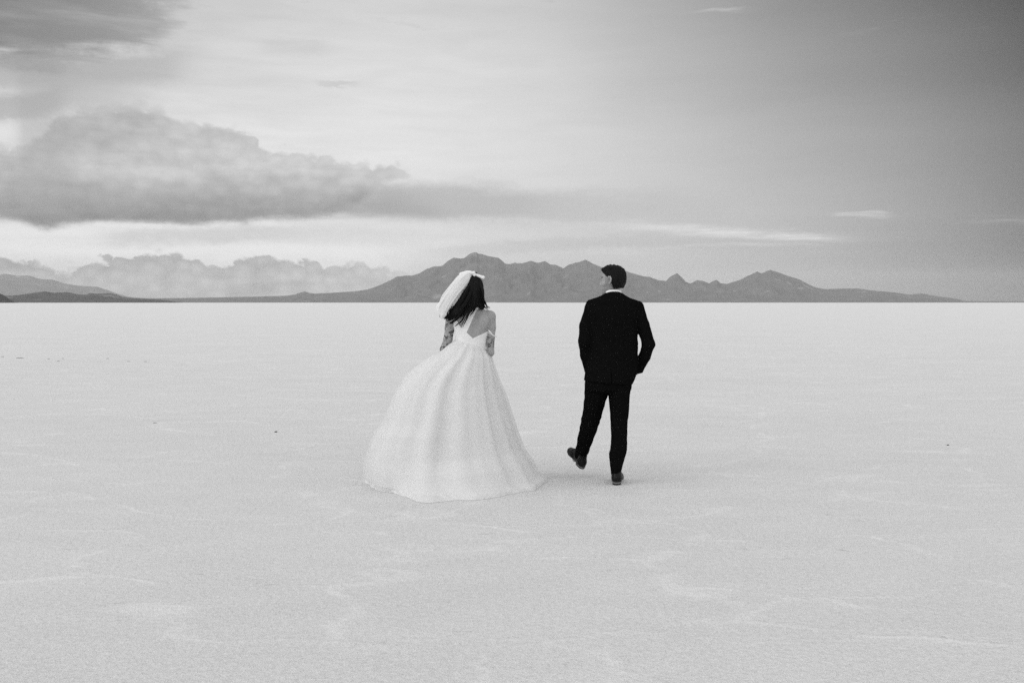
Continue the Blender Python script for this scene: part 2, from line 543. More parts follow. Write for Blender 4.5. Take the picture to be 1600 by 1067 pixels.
def mesh_np(name, verts, faces, smooth=True):
    me = bpy.data.meshes.new(name)
    me.from_pydata([tuple(map(float, v)) for v in verts], [], [tuple(map(int, f)) for f in faces])
    if smooth:
        me.polygons.foreach_set('use_smooth', [True] * len(me.polygons))
    me.update()
    return me


def grid_mesh(name, pts, closed_u=False, smooth=True):
    """pts: array (nv, nu, 3) -> quad sheet"""
    nv, nu = pts.shape[:2]
    f = []
    for j in range(nv - 1):
        for i in range(nu if closed_u else nu - 1):
            i2 = (i + 1) % nu
            f.append((j * nu + i, j * nu + i2, (j + 1) * nu + i2, (j + 1) * nu + i))
    return mesh_np(name, pts.reshape(-1, 3), f, smooth)


def empty(name, loc):
    o = bpy.data.objects.new(name, None)
    o.empty_display_size = 0.3
    o.location = loc
    COL.objects.link(o)
    return o


def tag(o, label=None, cat=None, group=None, kind=None):
    for k, v in (('label', label), ('category', cat), ('group', group), ('kind', kind)):
        if v:
            o[k] = v
    return o


# ------------------------------------------------------------------ value noise (numpy)
_rng = np.random.RandomState(11)
_TAB = _rng.rand(64, 64, 64).astype(np.float32)


def vnoise(x, y, z=0.0):
    x, y, z = np.broadcast_arrays(np.asarray(x, np.float64), y, z)
    xi, yi, zi = np.floor(x).astype(int), np.floor(y).astype(int), np.floor(z).astype(int)
    fx, fy, fz = x - xi, y - yi, z - zi
    fx, fy, fz = [t * t * (3 - 2 * t) for t in (fx, fy, fz)]
    r = 0
    for a in (0, 1):
        for b in (0, 1):
            for c in (0, 1):
                w = (fx if a else 1 - fx) * (fy if b else 1 - fy) * (fz if c else 1 - fz)
                r = r + w * _TAB[(xi + a) % 64, (yi + b) % 64, (zi + c) % 64]
    return r


def fbm(x, y, z=0.0, oct=5, gain=0.5):
    s, a, t = 0, 1.0, 0
    for k in range(oct):
        s = s + a * (vnoise(x * 2 ** k + 7.3 * k, y * 2 ** k + 3.1 * k, z * 2 ** k + 1.7 * k) - 0.5)
        t += a
        a *= gain
    return s / t


# ------------------------------------------------------------------ signed distance sculpting
class Field:
    def __init__(self, lo, hi, h):
        self.h = h
        self.lo = np.array(lo, float)
        self.n = np.ceil((np.array(hi) - self.lo) / h).astype(int) + 1
        self.a = np.full(self.n, 1.0, np.float32)

    def sub(self, lo, hi):
        i0 = np.clip(np.floor((np.array(lo) - self.lo) / self.h).astype(int), 0, self.n)
        i1 = np.clip(np.ceil((np.array(hi) - self.lo) / self.h).astype(int) + 1, 0, self.n)
        sl = tuple(slice(a, b) for a, b in zip(i0, i1))
        ax = [self.lo[k] + self.h * np.arange(i0[k], i1[k]) for k in range(3)]
        return sl, np.meshgrid(*ax, indexing='ij', sparse=True)

    def add(self, fn, lo, hi, k=0.02, mode='u', pad=0.05):
        sl, (X, Y, Z) = self.sub(np.array(lo) - pad, np.array(hi) + pad)
        if 0 in self.a[sl].shape:
            return
        d = fn(X, Y, Z)
        a = self.a[sl]
        if mode == 'u':
            hh = np.maximum(k - np.abs(a - d), 0) / max(k, 1e-6)
            self.a[sl] = np.minimum(a, d) - hh * hh * k * 0.25
        elif mode == 's':
            d = -d
            hh = np.maximum(k - np.abs(a - d), 0) / max(k, 1e-6)
            self.a[sl] = np.maximum(a, d) + hh * hh * k * 0.25

    def cone(self, a, b, ra, rb, k=0.02, mode='u'):
        a, b = np.array(a, float), np.array(b, float)
        ab = b - a
        L = max(ab @ ab, 1e-9)
        rm = max(ra, rb)

        def fn(X, Y, Z):
            t = np.clip(((X - a[0]) * ab[0] + (Y - a[1]) * ab[1] + (Z - a[2]) * ab[2]) / L, 0, 1)
            return np.sqrt((X - a[0] - t * ab[0]) ** 2 + (Y - a[1] - t * ab[1]) ** 2 + (Z - a[2] - t * ab[2]) ** 2) - (ra + (rb - ra) * t)
        self.add(fn, np.minimum(a, b) - rm, np.maximum(a, b) + rm, k, mode)

    def chain(self, pts, k=0.02):
        for (a, ra), (b, rb) in zip(pts[:-1], pts[1:]):
            self.cone(a, b, ra, rb, k)

    def ell(self, c, r, k=0.02, mode='u', rot=None):
        c, r = np.array(c, float), np.array(r, float)
        Mx = np.eye(3) if rot is None else np.array(rot.to_3x3()).T
        rm = r.max()

        def fn(X, Y, Z):
            dx, dy, dz = X - c[0], Y - c[1], Z - c[2]
            q = [(Mx[i, 0] * dx + Mx[i, 1] * dy + Mx[i, 2] * dz) for i in range(3)]
            k0 = np.sqrt(sum((q[i] / r[i]) ** 2 for i in range(3)))
            k1 = np.sqrt(sum((q[i] / r[i] ** 2) ** 2 for i in range(3))) + 1e-6
            return k0 * (k0 - 1) / k1
        self.add(fn, c - rm, c + rm, k, mode)

    def loft(self, st, k=0.02, p=2.0, mode='u', grow=0.0):
        """st: rows (z, cx, cy, rx, ry)"""
        fn, lo, hi = loft_fn(st, p, grow)
        self.add(fn, lo, hi, k, mode)

    def clip(self, fn):
        X, Y, Z = np.meshgrid(*[self.lo[k] + self.h * np.arange(self.n[k]) for k in range(3)], indexing='ij', sparse=True)
        self.a = np.maximum(self.a, fn(X, Y, Z).astype(np.float32))

    def displace(self, fn):
        X, Y, Z = np.meshgrid(*[self.lo[k] + self.h * np.arange(self.n[k]) for k in range(3)], indexing='ij')
        near = np.abs(self.a) < 0.05
        self.a[near] += fn(X[near], Y[near], Z[near]).astype(np.float32)

    def quads(self):
        a = np.clip(self.a, -4 * self.h, 4 * self.h)
        for ax in range(3):
            s = [slice(None)] * 3
            for e in (0, -1):
                s[ax] = e
                a[tuple(s)] = np.maximum(a[tuple(s)], self.h)
        g = openvdb.FloatGrid(4 * self.h)
        g.copyFromArray(np.ascontiguousarray(a, np.float32))
        p, q = g.convertToQuads(0.0)
        p = p * self.h + self.lo
        v0, v1, v2 = p[q[:, 0]], p[q[:, 1]], p[q[:, 2]]
        if np.einsum('ij,ij->', v0, np.cross(v1, v2)) < 0:
            q = q[:, ::-1]
        return p, q

    def mesh(self, name, xf=None):
        p, q = self.quads()
        if xf is not None:
            m = np.array(xf)
            p = p @ m[:3, :3].T + m[:3, 3]
        return mesh_np(name, p, q)


def loft_fn(st, p=2.0, grow=0.0):
    st = np.array(sorted(st), float)
    z0, z1 = st[0, 0], st[-1, 0]
    rmx, rmy = st[:, 3].max() + grow, st[:, 4].max() + grow

    def fn(X, Y, Z):
        cx, cy, rx, ry = [np.interp(Z, st[:, 0], st[:, i]) for i in range(1, 5)]
        rx, ry = rx + grow, ry + grow
        q = (np.abs((X - cx) / rx) ** p + np.abs((Y - cy) / ry) ** p) ** (1 / p)
        d = (q - 1) * np.minimum(rx, ry)
        return np.maximum(d, np.maximum(Z - z1 - grow * 0.3, z0 - Z))
    lo = (st[:, 1].min() - rmx, st[:, 2].min() - rmy, z0)
    hi = (st[:, 1].max() + rmx, st[:, 2].max() + rmy, z1)
    return fn, lo, hi


def px_rows(rows, Y):
    """rows (py, left px, right px, ry[, dy]) -> loft stations at depth Y"""
    out = []
    for r in rows:
        a, b = P(r[1], r[0], Y), P(r[2], r[0], Y)
        dy = r[4] if len(r) > 4 else 0.0
        out.append((a.z, (a.x + b.x) / 2, Y + dy, (b.x - a.x) / 2, r[3]))
    return out


def add_head(f, c, rot, s=1.0, male=True):
    """head with face in the body's field; local x = right, y = where the face looks, z = up"""
    def w(x, y, z):
        return Vector(c) + rot @ (Vector((x, y, z)) * s)
    f.ell(w(0, -0.012, 0.022), (0.074 * s, 0.095 * s, 0.090 * s), 0.02, rot=rot)         # skull
    f.ell(w(0, 0.030, -0.035), (0.058 * s, 0.062 * s, 0.072 * s), 0.04, rot=rot)        # face
    f.cone(w(-0.030, 0.02, -0.082), w(0, 0.070, -0.100), 0.024 * s, 0.020 * s, 0.03)    # jaw
    f.cone(w(0.030, 0.02, -0.082), w(0, 0.070, -0.100), 0.024 * s, 0.020 * s, 0.03)
    f.ell(w(0, 0.078, -0.102), (0.020 * s, 0.016 * s, 0.015 * s), 0.02, rot=rot)        # chin
    f.cone(w(-0.036, 0.079, 0.022), w(0.036, 0.079, 0.022), 0.010 * s, 0.010 * s, 0.018)  # brow
    for sx in (-1, 1):
        f.ell(w(0.031 * sx, 0.092, 0.004), (0.017 * s, 0.014 * s, 0.011 * s), 0.014, 's', rot=rot)   # sockets
        f.ell(w(0.031 * sx, 0.076, 0.003), (0.012 * s, 0.012 * s, 0.0115 * s), 0.004, rot=rot)       # eyes
        f.ell(w(0.044 * sx, 0.060, -0.030), (0.018 * s, 0.016 * s, 0.014 * s), 0.02, rot=rot)        # cheekbones
        f.ell(w(0.011 * sx, 0.096, -0.040), (0.008 * s, 0.009 * s, 0.007 * s), 0.008, rot=rot)       # nostril wings
        f.ell(w(0.006 * sx, 0.103, -0.046), (0.0045 * s, 0.005 * s, 0.005 * s), 0.003, 's', rot=rot)
        # ear: rim, lobe, hollow
        e = [(0.078, 0.004, -0.028), (0.088, -0.012, -0.016), (0.095, -0.020, 0.006), (0.093, -0.012, 0.024), (0.086, 0.004, 0.026), (0.078, 0.010, 0.010)]
        e = [w(a * sx, b, d) for a, b, d in e]
        for a, b in zip(e[:-1], e[1:]):
            f.cone(a, b, 0.0055 * s, 0.0055 * s, 0.006)
        f.ell(w(0.080 * sx, -0.008, 0.003), (0.007 * s, 0.014 * s, 0.022 * s), 0.006, rot=rot)
        f.ell(w(0.079 * sx, 0.001, -0.030), (0.007 * s, 0.008 * s, 0.010 * s), 0.006, rot=rot)
        f.ell(w(0.090 * sx, 0.002, -0.004), (0.008 * s, 0.006 * s, 0.010 * s), 0.004, 's', rot=rot)
    f.cone(w(0, 0.084, 0.010), w(0, 0.108, -0.034), 0.008 * s, 0.0115 * s, 0.012)       # nose
    f.cone(w(-0.020, 0.084, -0.068), w(0.020, 0.084, -0.068), 0.0055 * s, 0.0055 * s, 0.008)  # lips
    f.cone(w(-0.018, 0.083, -0.078), w(0.018, 0.083, -0.078), 0.006 * s, 0.006 * s, 0.006)
    return w


def add_hand(f, wrist, d, palm_n, side, s=1.0, curl=0.5):
    """palm, four fingers of different lengths with two bends, and a thumb from the palm's side"""
    d = Vector(d).normalized()
    nrm = Vector(palm_n)
    nrm = (nrm - d * nrm.dot(d)).normalized()
    lat = d.cross(nrm) * side
    wv = Vector(wrist)
    for k in (-0.026, -0.009, 0.009, 0.026):
        f.cone(wv + lat * k * 0.7 * s, wv + d * 0.085 * s + lat * k * s, 0.016 * s, 0.012 * s, 0.012)
    for k, L in zip((-0.030, -0.010, 0.010, 0.029), (0.062, 0.078, 0.083, 0.074)):
        p = wv + d * 0.088 * s + lat * k * s
        a = 0.25 * curl
        r = 0.0088 * s
        for seg, fr in enumerate((0.45, 0.32, 0.23)):
            a += (0.35, 0.6, 0.45)[seg] * curl
            q = p + (d * math.cos(a) + nrm * math.sin(a)) * L * fr * s
            f.cone(p, q, r, r * 0.9, 0.004)
            p, r = q, r * 0.9
    p = wv + d * 0.028 * s + lat * 0.026 * s
    for v, L, r in ((d * 0.6 + lat * 0.75 + nrm * 0.3, 0.040, 0.013), (d * 0.85 + lat * 0.35 + nrm * 0.4, 0.032, 0.010), (d + nrm * 0.5, 0.026, 0.009)):
        q = p + v.normalized() * L * s
        f.cone(p, q, r * s, r * 0.88 * s, 0.008)
        p = q


def ring_band(name, c, rx, ry, ztop, zbot, th, flare=0.0, n=64):
    """a standing band of cloth round the neck: outer wall, top edge, inner wall"""
    rows = []
    for (dz, off) in (('b', 0.0), ('m', 0.0), ('t', 0.0), ('t', -th), ('m', -th), ('b', -th)):
        row = []
        for i in range(n):
            ph = 2 * math.pi * i / n
            zt, zb = ztop(ph), zbot(ph)
            zz = {'b': zb, 'm': (zt + zb) / 2, 't': zt}[dz]
            fl = flare * {'b': 1.0, 'm': 0.4, 't': 0.0}[dz]
            row.append((c[0] + (rx + off + fl) * math.cos(ph), c[1] + (ry + off + fl) * math.sin(ph), zz))
        rows.append(row)
    rows.append(rows[0])
    return grid_mesh(name, np.array(rows), True)


def tube_mesh(name, strands, nseg=6):
    """strands: list of lists of (point, radius) -> one mesh of tapered tubes"""
    V, Fc = [], []
    for st in strands:
        base = len(V)
        m = len(st)
        for i, (p, r) in enumerate(st):
            a = Vector(st[max(i - 1, 0)][0])
            b = Vector(st[min(i + 1, m - 1)][0])
            t = (b - a).normalized()
            x = t.cross(Vector((0.3, 1, 0.2))).normalized()
            y = t.cross(x)
            for j in range(nseg):
                w = 2 * math.pi * j / nseg
                V.append(Vector(p) + (x * math.cos(w) + y * math.sin(w)) * r)
        for i in range(m - 1):
            for j in range(nseg):
                j2 = (j + 1) % nseg
                Fc.append((base + i * nseg + j, base + i * nseg + j2, base + (i + 1) * nseg + j2, base + (i + 1) * nseg + j))
        Fc.append(tuple(base + j for j in range(nseg))[::-1])
        Fc.append(tuple(base + (m - 1) * nseg + j for j in range(nseg)))
    return mesh_np(name, V, Fc)


def bez(pts, n):
    """Catmull-Rom through the points"""
    pts = [Vector(p) for p in pts]
    pts = [pts[0] * 2 - pts[1]] + pts + [pts[-1] * 2 - pts[-2]]
    out = []
    m = len(pts) - 3
    for i in range(n):
        t = i / (n - 1) * m
        k = min(int(t), m - 1)
        t -= k
        a, b, c, d = pts[k:k + 4]
        out.append(0.5 * ((2 * b) + (c - a) * t + (2 * a - 5 * b + 4 * c - d) * t * t + (3 * b - a - 3 * c + d) * t ** 3))
    return out


# ================================================================== ground
def build_ground():
    rad = [0.0] + list(np.geomspace(1.0, 21000.0, 70))
    seg = 128
    V = [(0, 0, 0)]
    Fc = []
    for r in rad[1:]:
        for i in range(seg):
            a = 2 * math.pi * i / seg
            V.append((r * math.cos(a), r * math.sin(a), 0))
    for i in range(seg):
        Fc.append((0, 1 + i, 1 + (i + 1) % seg))
    for k in range(len(rad) - 2):
        b = 1 + k * seg
        for i in range(seg):
            j = (i + 1) % seg
            Fc.append((b + i, b + seg + i, b + seg + j, b + j))
    o = link('ground', mesh_np('ground', V, Fc, False), M_SALT)
    tag(o, kind='structure')


build_ground()


# ================================================================== mountains
def ridge(name, crest, D, W, value, rough=1.0, seed=0.0, na=700, nr=64, back=0.7):
    crest = sorted(crest)
    cx = np.array([c[0] for c in crest], float)
    hz = np.array([P(c[0], c[1], D).z for c in crest])
    px = np.linspace(cx[0], cx[-1], na)
    h = np.interp(px, cx, hz)
    wob = fbm(px * 0.11, 0.5 + seed, 0.3, 5, 0.7)
    h = h + wob * np.clip(h, 0, None) * 0.06 * rough
    taper = np.clip((px - px[0]) / 40, 0, 1) * np.clip((px[-1] - px) / 40, 0, 1)
    tanaz = np.array([(p - 800) / F / math.cos(PITCH) for p in px])
    t = np.concatenate([np.linspace(0, 1, int(nr * 0.7)), 1 + np.linspace(0, back, int(nr * 0.3) + 1)[1:]])
    T, A = np.meshgrid(t, tanaz, indexing='ij')
    H = np.broadcast_to(h, T.shape)
    Rr = D + (T - 1) * W
    X, Y = A * Rr, Rr
    g = np.where(T <= 1, np.clip(T, 0, 1) ** 1.55, np.clip(1 - (T - 1) / back, 0, 1) ** 1.3)
    s = 1.0 / (W * 0.22)
    gul = np.abs(fbm(X * s * 2.2 + seed, Y * s * 0.8, seed, 5, 0.55)) * 2.0
    hill = fbm(X * s * 0.9 + 3 + seed, Y * s * 0.9, seed + 2, 4)
    mod = g * (1 - g) * 4
    Z = H * g + H * mod * (0.30 * hill - 0.65 * gul + 0.13) * rough
    lim = (H - CAM_Z) * (Rr / D) * 0.985 + CAM_Z
    Z = np.where(T < 0.999, np.minimum(Z, lim), Z)
    Z = Z - (1 - np.clip(g * 6, 0, 1)) * 6.0
    Z = Z * taper - (1 - taper) * 5
    Z = np.maximum(Z, -5.0)
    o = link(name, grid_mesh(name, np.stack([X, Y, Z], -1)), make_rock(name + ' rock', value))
    tag(o, kind='structure')
    return o


MAIN = [(-900, 470), (-260, 468), (0, 467.5), (205, 467), (250, 466), (300, 465.5), (350, 464.5), (400, 463.5), (450, 462), (462, 460), (470, 457), (477, 455.5), (484, 457.5),
        (492, 459), (520, 457.5), (550, 455.5), (575, 452.5), (585, 449), (600, 443), (612, 437), (620, 432.5), (632, 431), (645, 430.5), (655, 427.5),
        (668, 420), (678, 416), (690, 416.5), (700, 408), (709, 402.5), (717, 404.5), (725, 403.5), (735, 396.5), (742, 394), (752, 397), (765, 400.5),
        (778, 402.5), (790, 412), (797, 413.5), (805, 410.5), (815, 412), (829, 407.5), (840, 411), (852, 408.5), (860, 414), (868, 414), (880, 419.5),
        (888, 413), (895, 411.5), (905, 409.5), (915, 406), (925, 411.5), (938, 417), (977, 423.5), (1006, 432.5), (1015, 432.5), (1028, 438), (1040, 439),
        (1046, 432.5), (1057, 427), (1064, 432.5), (1071, 440.5), (1078, 443), (1089, 438), (1098, 439), (1107, 443), (1114, 439), (1119, 437.5), (1125, 442.5),
        (1134, 443.5), (1154, 438), (1168, 431), (1182, 424.5), (1188, 427.5), (1202, 421.7), (1213, 425), (1231, 431.5), (1249, 437), (1262, 444), (1271, 448.5),
        (1289, 452), (1312, 451), (1339, 450.5), (1366, 454.5), (1397, 457), (1420, 460.5), (1438, 458.5), (1465, 463), (1494, 467), (1506, 470.6), (1560, 470.9), (1660, 471), (1900, 471)]
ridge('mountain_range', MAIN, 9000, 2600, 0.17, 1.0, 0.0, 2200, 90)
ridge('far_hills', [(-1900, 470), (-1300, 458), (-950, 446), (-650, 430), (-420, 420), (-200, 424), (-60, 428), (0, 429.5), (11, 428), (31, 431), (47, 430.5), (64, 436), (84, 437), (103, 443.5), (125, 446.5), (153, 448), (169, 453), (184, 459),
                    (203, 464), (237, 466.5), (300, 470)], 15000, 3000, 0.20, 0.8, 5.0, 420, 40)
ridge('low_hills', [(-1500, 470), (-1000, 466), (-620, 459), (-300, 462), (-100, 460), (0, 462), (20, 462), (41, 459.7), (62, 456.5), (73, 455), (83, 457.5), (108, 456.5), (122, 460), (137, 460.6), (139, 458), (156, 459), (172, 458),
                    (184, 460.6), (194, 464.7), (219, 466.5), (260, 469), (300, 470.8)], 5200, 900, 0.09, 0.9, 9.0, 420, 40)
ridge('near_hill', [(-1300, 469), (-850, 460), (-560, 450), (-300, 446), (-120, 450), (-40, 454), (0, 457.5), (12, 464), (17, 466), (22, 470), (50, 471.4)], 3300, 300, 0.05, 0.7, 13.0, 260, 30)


# ================================================================== groom
def build_groom():
    YB = 8.14
    base = P(962, 757, 8.13)
    root = empty('person', (base.x, 8.13, 0))
    tag(root, 'man in a black suit seen from behind, face turned left, one foot swung out', 'person')

    def q(x, y, dY=0.0):
        return P(x, y, YB + dY)

    head_c = q(957.0, 437.5, 0.02)
    rot = (Matrix.Rotation(R(66), 4, 'Z') @ Matrix.Rotation(R(-4), 4, 'X')).to_3x3()

    # ---- body (one continuous surface: head, neck, trunk, arms, hands, legs)
    f = Field((q(900, 470).x - 0.06, YB - 0.22, 0.02), (q(1030, 470).x, YB + 0.62, 1.84), 0.004)
    w = add_head(f, head_c, rot, 0.96)
    f.cone(q(957.5, 444, 0.035), q(958, 470, 0.01), 0.052, 0.060, 0.025)
    trunk = [(462, 946, 971, .05), (468, 930, 986, .06), (474, 922, 996, .075), (490, 922, 996, .10), (510, 924, 993, .10), (540, 928, 989, .09),
             (570, 924, 984, .095), (595, 920, 981, .10), (606, 922, 979, .09)]
    f.loft(px_rows(trunk, YB), 0.03)
    LA = [(q(923, 482), .045), (q(914, 533, -.03), .036), (q(918, 574, .07), .027)]
    RA = [(q(998, 484), .045), (q(1012.5, 536, -.03), .036), (q(998, 574, .05), .026)]
    f.chain(LA, 0.03)
    f.chain(RA, 0.03)
    add_hand(f, q(918.5, 576, .075), q(924, 600, .10) - q(918, 574, .06), Vector((1, 0.2, 0)), 1, 0.9, 0.4)
    add_hand(f, q(996, 574, .05), q(976, 592, .09) - q(998, 574, .05), Vector((-0.3, 0.8, -0.4)), -1, 0.9, 0.4)
    f.chain([(q(967, 600), .075), (q(967, 660, .02), .050), (q(965.5, 700, 0), .042), (q(962.5, 742, 0.005), .028), (q(962.5, 752, .05), .03)], 0.03)
    f.chain([(q(934, 602), .075), (P(924, 655, YB + .21), .052), (P(913, 690, YB + .29), .045), (P(907, 716, YB + .36), .034), (P(899, 717, YB + .46), .026)], 0.03)
    me = f.mesh('body')
    # darker patches in the skin: brows, lips, stubble, and shade painted about the ear
    att = me.attributes.new('dark', 'FLOAT', 'POINT')
    co = np.zeros(len(me.vertices) * 3)
    me.vertices.foreach_get('co', co)
    co = co.reshape(-1, 3)
    loc = (co - np.array(head_c)) @ np.array(rot) / 0.96
    val = np.zeros(len(co))
    fr = loc[:, 1] > 0.05
    val[fr & (np.abs(loc[:, 2] - 0.026) < 0.006) & (np.abs(loc[:, 0]) > 0.012) & (np.abs(loc[:, 0]) < 0.05)] = 0.9
    val[fr & (np.abs(loc[:, 2] - 0.003) < 0.006) & (np.abs(np.abs(loc[:, 0]) - 0.031) < 0.011)] = 0.6
    val[fr & (np.abs(loc[:, 2] + 0.060) < 0.008) & (np.abs(loc[:, 0]) < 0.030)] = 0.75          # moustache
    val[(loc[:, 1] > 0.0) & (loc[:, 2] < -0.070) & (loc[:, 2] > -0.13)] = np.maximum(0.30, val[(loc[:, 1] > 0.0) & (loc[:, 2] < -0.070) & (loc[:, 2] > -0.13)])
    fade = (np.abs(loc[:, 0]) < 0.079) & (loc[:, 1] > -0.03) & (loc[:, 1] < 0.045) & (loc[:, 2] < 0.03) & (loc[:, 2] > -0.10)
    val[fade] = np.maximum(val[fade], 0.30)          # short beard and sideburn tone, painted darker so the ear looks lit
    hol = (np.abs(loc[:, 0]) > 0.074) & (np.abs(loc[:, 1] - 0.002) < 0.006) & (np.abs(loc[:, 2] - 0.002) < 0.014)  # shade inside the ear's hollow, painted as dark skin
    val[hol] = 0.6
    att.data.foreach_set('value', val.astype(np.float32))
    link('body', me, M_SKIN, root)

    # ---- hair
    h = Field(np.array(head_c) - 0.17, np.array(head_c) + 0.17, 0.004)
    h.ell(w(0, -0.020, 0.034), (0.085, 0.098, 0.088), 0.02, rot=rot)
    h.ell(w(0, 0.032, 0.086), (0.062, 0.050, 0.036), 0.03, rot=rot)
    h.ell(w(0, -0.054, -0.012), (0.080, 0.052, 0.070), 0.02, rot=rot)
    h.ell(w(0, -0.045, 0.0), (0.087, 0.058, 0.080), 0.02, rot=rot)
    h.ell(w(0, -0.042, -0.05), (0.068, 0.040, 0.05), 0.02, rot=rot)
    rng = random.Random(3)
    for i in range(90):                                              # tufts lying over the crown
        a = rng.uniform(-1.2, 1.2)
        b = rng.uniform(-0.3, 1.5)
        p0 = w(0.075 * math.sin(a), -0.02 + 0.085 * math.cos(a) * math.cos(b) - 0.01, 0.045 + 0.075 * math.sin(b) * math.cos(a * 0.6))
        d = rot @ Vector((rng.uniform(-.3, .3), rng.uniform(0.1, 0.9), rng.uniform(0.0, .6)))
        h.cone(p0, p0 + d * rng.uniform(0.02, 0.034), 0.010, 0.003, 0.006)
    for x0, y0, z0, dx, dy, dz in [(-.02, .074, .090, 0, .022, .012), (.0, .078, .090, .01, .026, .016), (.02, .076, .086, .01, .020, .0), (.035, .066, .08, .015, .018, -.008), (-.04, .066, .084, -.01, .016, .0),
                                   (.01, .076, .080, .0, .018, -.010)]:
        h.cone(w(x0, y0, z0), w(x0 + dx, y0 + dy, z0 + dz), 0.013, 0.004, 0.008)
    # face, ears and the nape stay free
    def face_cut(X, Y, Z):
        d = [X - head_c.x, Y - head_c.y, Z - head_c.z]
        rt = np.array(rot)
        lx, ly, lz = [sum(rt[k, i] * d[k] for k in range(3)) / 0.96 for i in range(3)]
        c1 = np.minimum(ly - (0.010 + 1.4 * np.maximum(lz - 0.022, 0) + 0.004 * np.sin(lx * 160)), 0.076 - lz)            # in front of the hairline
        c2 = np.minimum(np.minimum(ly + 0.020, 0.022 - lz), 5 + 0 * lx)                 # round the ear and jaw
        c3 = -(lz + 0.074 + 0 * lx)                                                   # nape
        return np.maximum(np.maximum(np.maximum(c1, c2), c3), ly - (0.072 + 0.006 * np.sin(lx * 150 + lz * 60)))
    h.clip(face_cut)
    h.displace(lambda X, Y, Z: 0.013 * fbm(X * 60, Y * 60, Z * 34, 3))
    for x0, y0, z0, dx, dy, dz in [(-.03, .070, .088, -.002, .020, .014), (.005, .072, .092, .004, .018, .020), (-.045, .058, .080, -.008, .022, .004), (.03, .062, .088, .006, .018, .012),
                                   (-.02, -.045, .105, -.004, -.022, .012), (-.035, -.075, .085, -.006, -.022, .006), (-.01, -.02, .116, 0, -.014, .012), (-.04, .01, .108, -.006, .014, .010)]:
        h.cone(w(x0, y0, z0), w(x0 + dx, y0 + dy, z0 + dz), 0.010, 0.002, 0.006)
    link('hair', h.mesh('hair'), M_HAIR, root)

    # ---- jacket
    jt = [(455.2, 951, 966, .045), (458, 945.5, 972, .066), (462, 939.5, 977.5, .078), (465.6, 930, 984, .088), (468.6, 919.5, 993, .094), (471.5, 916.5, 1000, .098),
          (475, 915.5, 1002.5, .102), (482, 915, 1003, .112), (495, 917, 1000, .128), (512, 919, 997, .130), (530, 920, 995.8, .126), (548, 919, 996.2, .126),
          (565, 917, 996.5, .132), (580, 914.5, 995.5, .14), (594, 912.8, 990.5, .148), (604, 912.8, 986, .15)]
    j = Field((q(898, 500).x, YB - 0.26, q(0, 606).z), (q(1030, 500).x, YB + 0.30, q(0, 450).z), 0.005)
    j.loft(px_rows(jt, YB), 0.01, 2.25)
    j.chain([(q(924.5, 483), .058), (q(916.5, 510, -.02), .056), (q(914.5, 533.5, -.035), .0535), (q(916.5, 555, .01), .048), (q(920.5, 577, .06), .040)], 0.015)
    j.chain([(q(996, 481), .052), (q(1004, 508, -.02), .053), (q(1013.6, 537.5, -.035), .0505), (q(1007.5, 556, .0), .046), (q(1000, 574, .04), .036)], 0.012)
    j.cone(q(1000, 574, .04), q(998.5, 580, .045), .034, .032, 0.004)
    j.clip(lambda X, Y, Z: np.maximum(np.minimum(q(0, 583.5).z - Z + (X - q(1000, 583).x) * 0.2, X - q(996.5, 580).x), -(Z - (q(0, 594).z + (X - q(913, 594).x) * -0.08)) + 0 * X))

    def wrinkle(X, Y, Z):
        el = np.exp(-((Z - q(0, 536).z) / 0.09) ** 2) * (np.abs(X - q(957, 500).x) > 0.2)
        return 0.006 * fbm(X * 7, Y * 7, Z * 14, 3) + el * 0.010 * fbm(X * 12, Y * 12, Z * 34 + X * 14, 2) - 0.0015
    j.displace(wrinkle)
    # centre vent and back seam
    zc = q(0, 560).z
    def vent(X, Y, Z):
        return np.maximum(np.maximum(np.abs(X - q(953, 580).x) - 0.002, Z - zc), Y - (YB - 0.135))
    j.add(vent, (q(950, 600).x, YB - .2, q(0, 604).z), (q(956, 600).x, YB - .1, zc), 0.004, 's')
    jk = link('jacket', j.mesh('jacket'), M_SUIT, root)
    tag(jk, None)
    cb = q(958.5, 459)
    zt, zl = q(0, 455.6).z, q(0, 466).z

    def back(ph):                      # 1 at the nape, 0 in front
        return 0.5 - 0.5 * math.sin(ph)
    col = ring_band('collar', (cb.x, YB + 0.0), 0.073, 0.072, lambda p: zt - 0.085 * (1 - back(p)) ** 1.3, lambda p: zl - 0.06 * (1 - back(p)), 0.008, 0.016)
    link('collar', col, M_SUIT, jk)

    # ---- shirt: the collar stands above the jacket, the front runs down inside it
    sh = ring_band('shirt', (cb.x + 0.001, YB + 0.002), 0.0655, 0.066, lambda p: q(0, 452.9).z - 0.062 * (1 - back(p)) ** 1.5,
                   lambda p: q(0, 466).z - 0.05 * (1 - back(p)), 0.006, 0.004)
    link('shirt', sh, M_SHIRT, root)

    # ---- trousers
    t = Field((q(895, 500).x, YB - 0.2, P(0, 745, YB).z), (q(1000, 500).x, YB + 0.55, q(0, 575).z), 0.005)
    t.loft(px_rows([(577, 918, 990, .11), (590, 914.5, 988, .125), (600, 913.8, 986.6, .128), (608, 914, 985, .118), (613, 920, 980, .08)], YB), 0.01, 2.2)
    rl = [(598, 951, 986.6, .115), (612, 950.5, 984.6, .112, .0), (630, 952, 983.3, .10, .01), (646, 953.2, 982.6, .09, .015), (662, 954.4, 981, .082, .015),
          (677, 955, 979.8, .077, .01), (692, 954.8, 979.8, .075, .0), (702, 953.4, 979.6, .074, -.005), (709, 951.3, 978.2, .072, -.005), (718, 952.2, 975.4, .068, 0),
          (728, 953.3, 972.3, .064, .0), (739, 955, 969.4, .06, .005), (743, 955.3, 968.8, .06, .008)]
    t.loft(px_rows(rl, YB), 0.012)
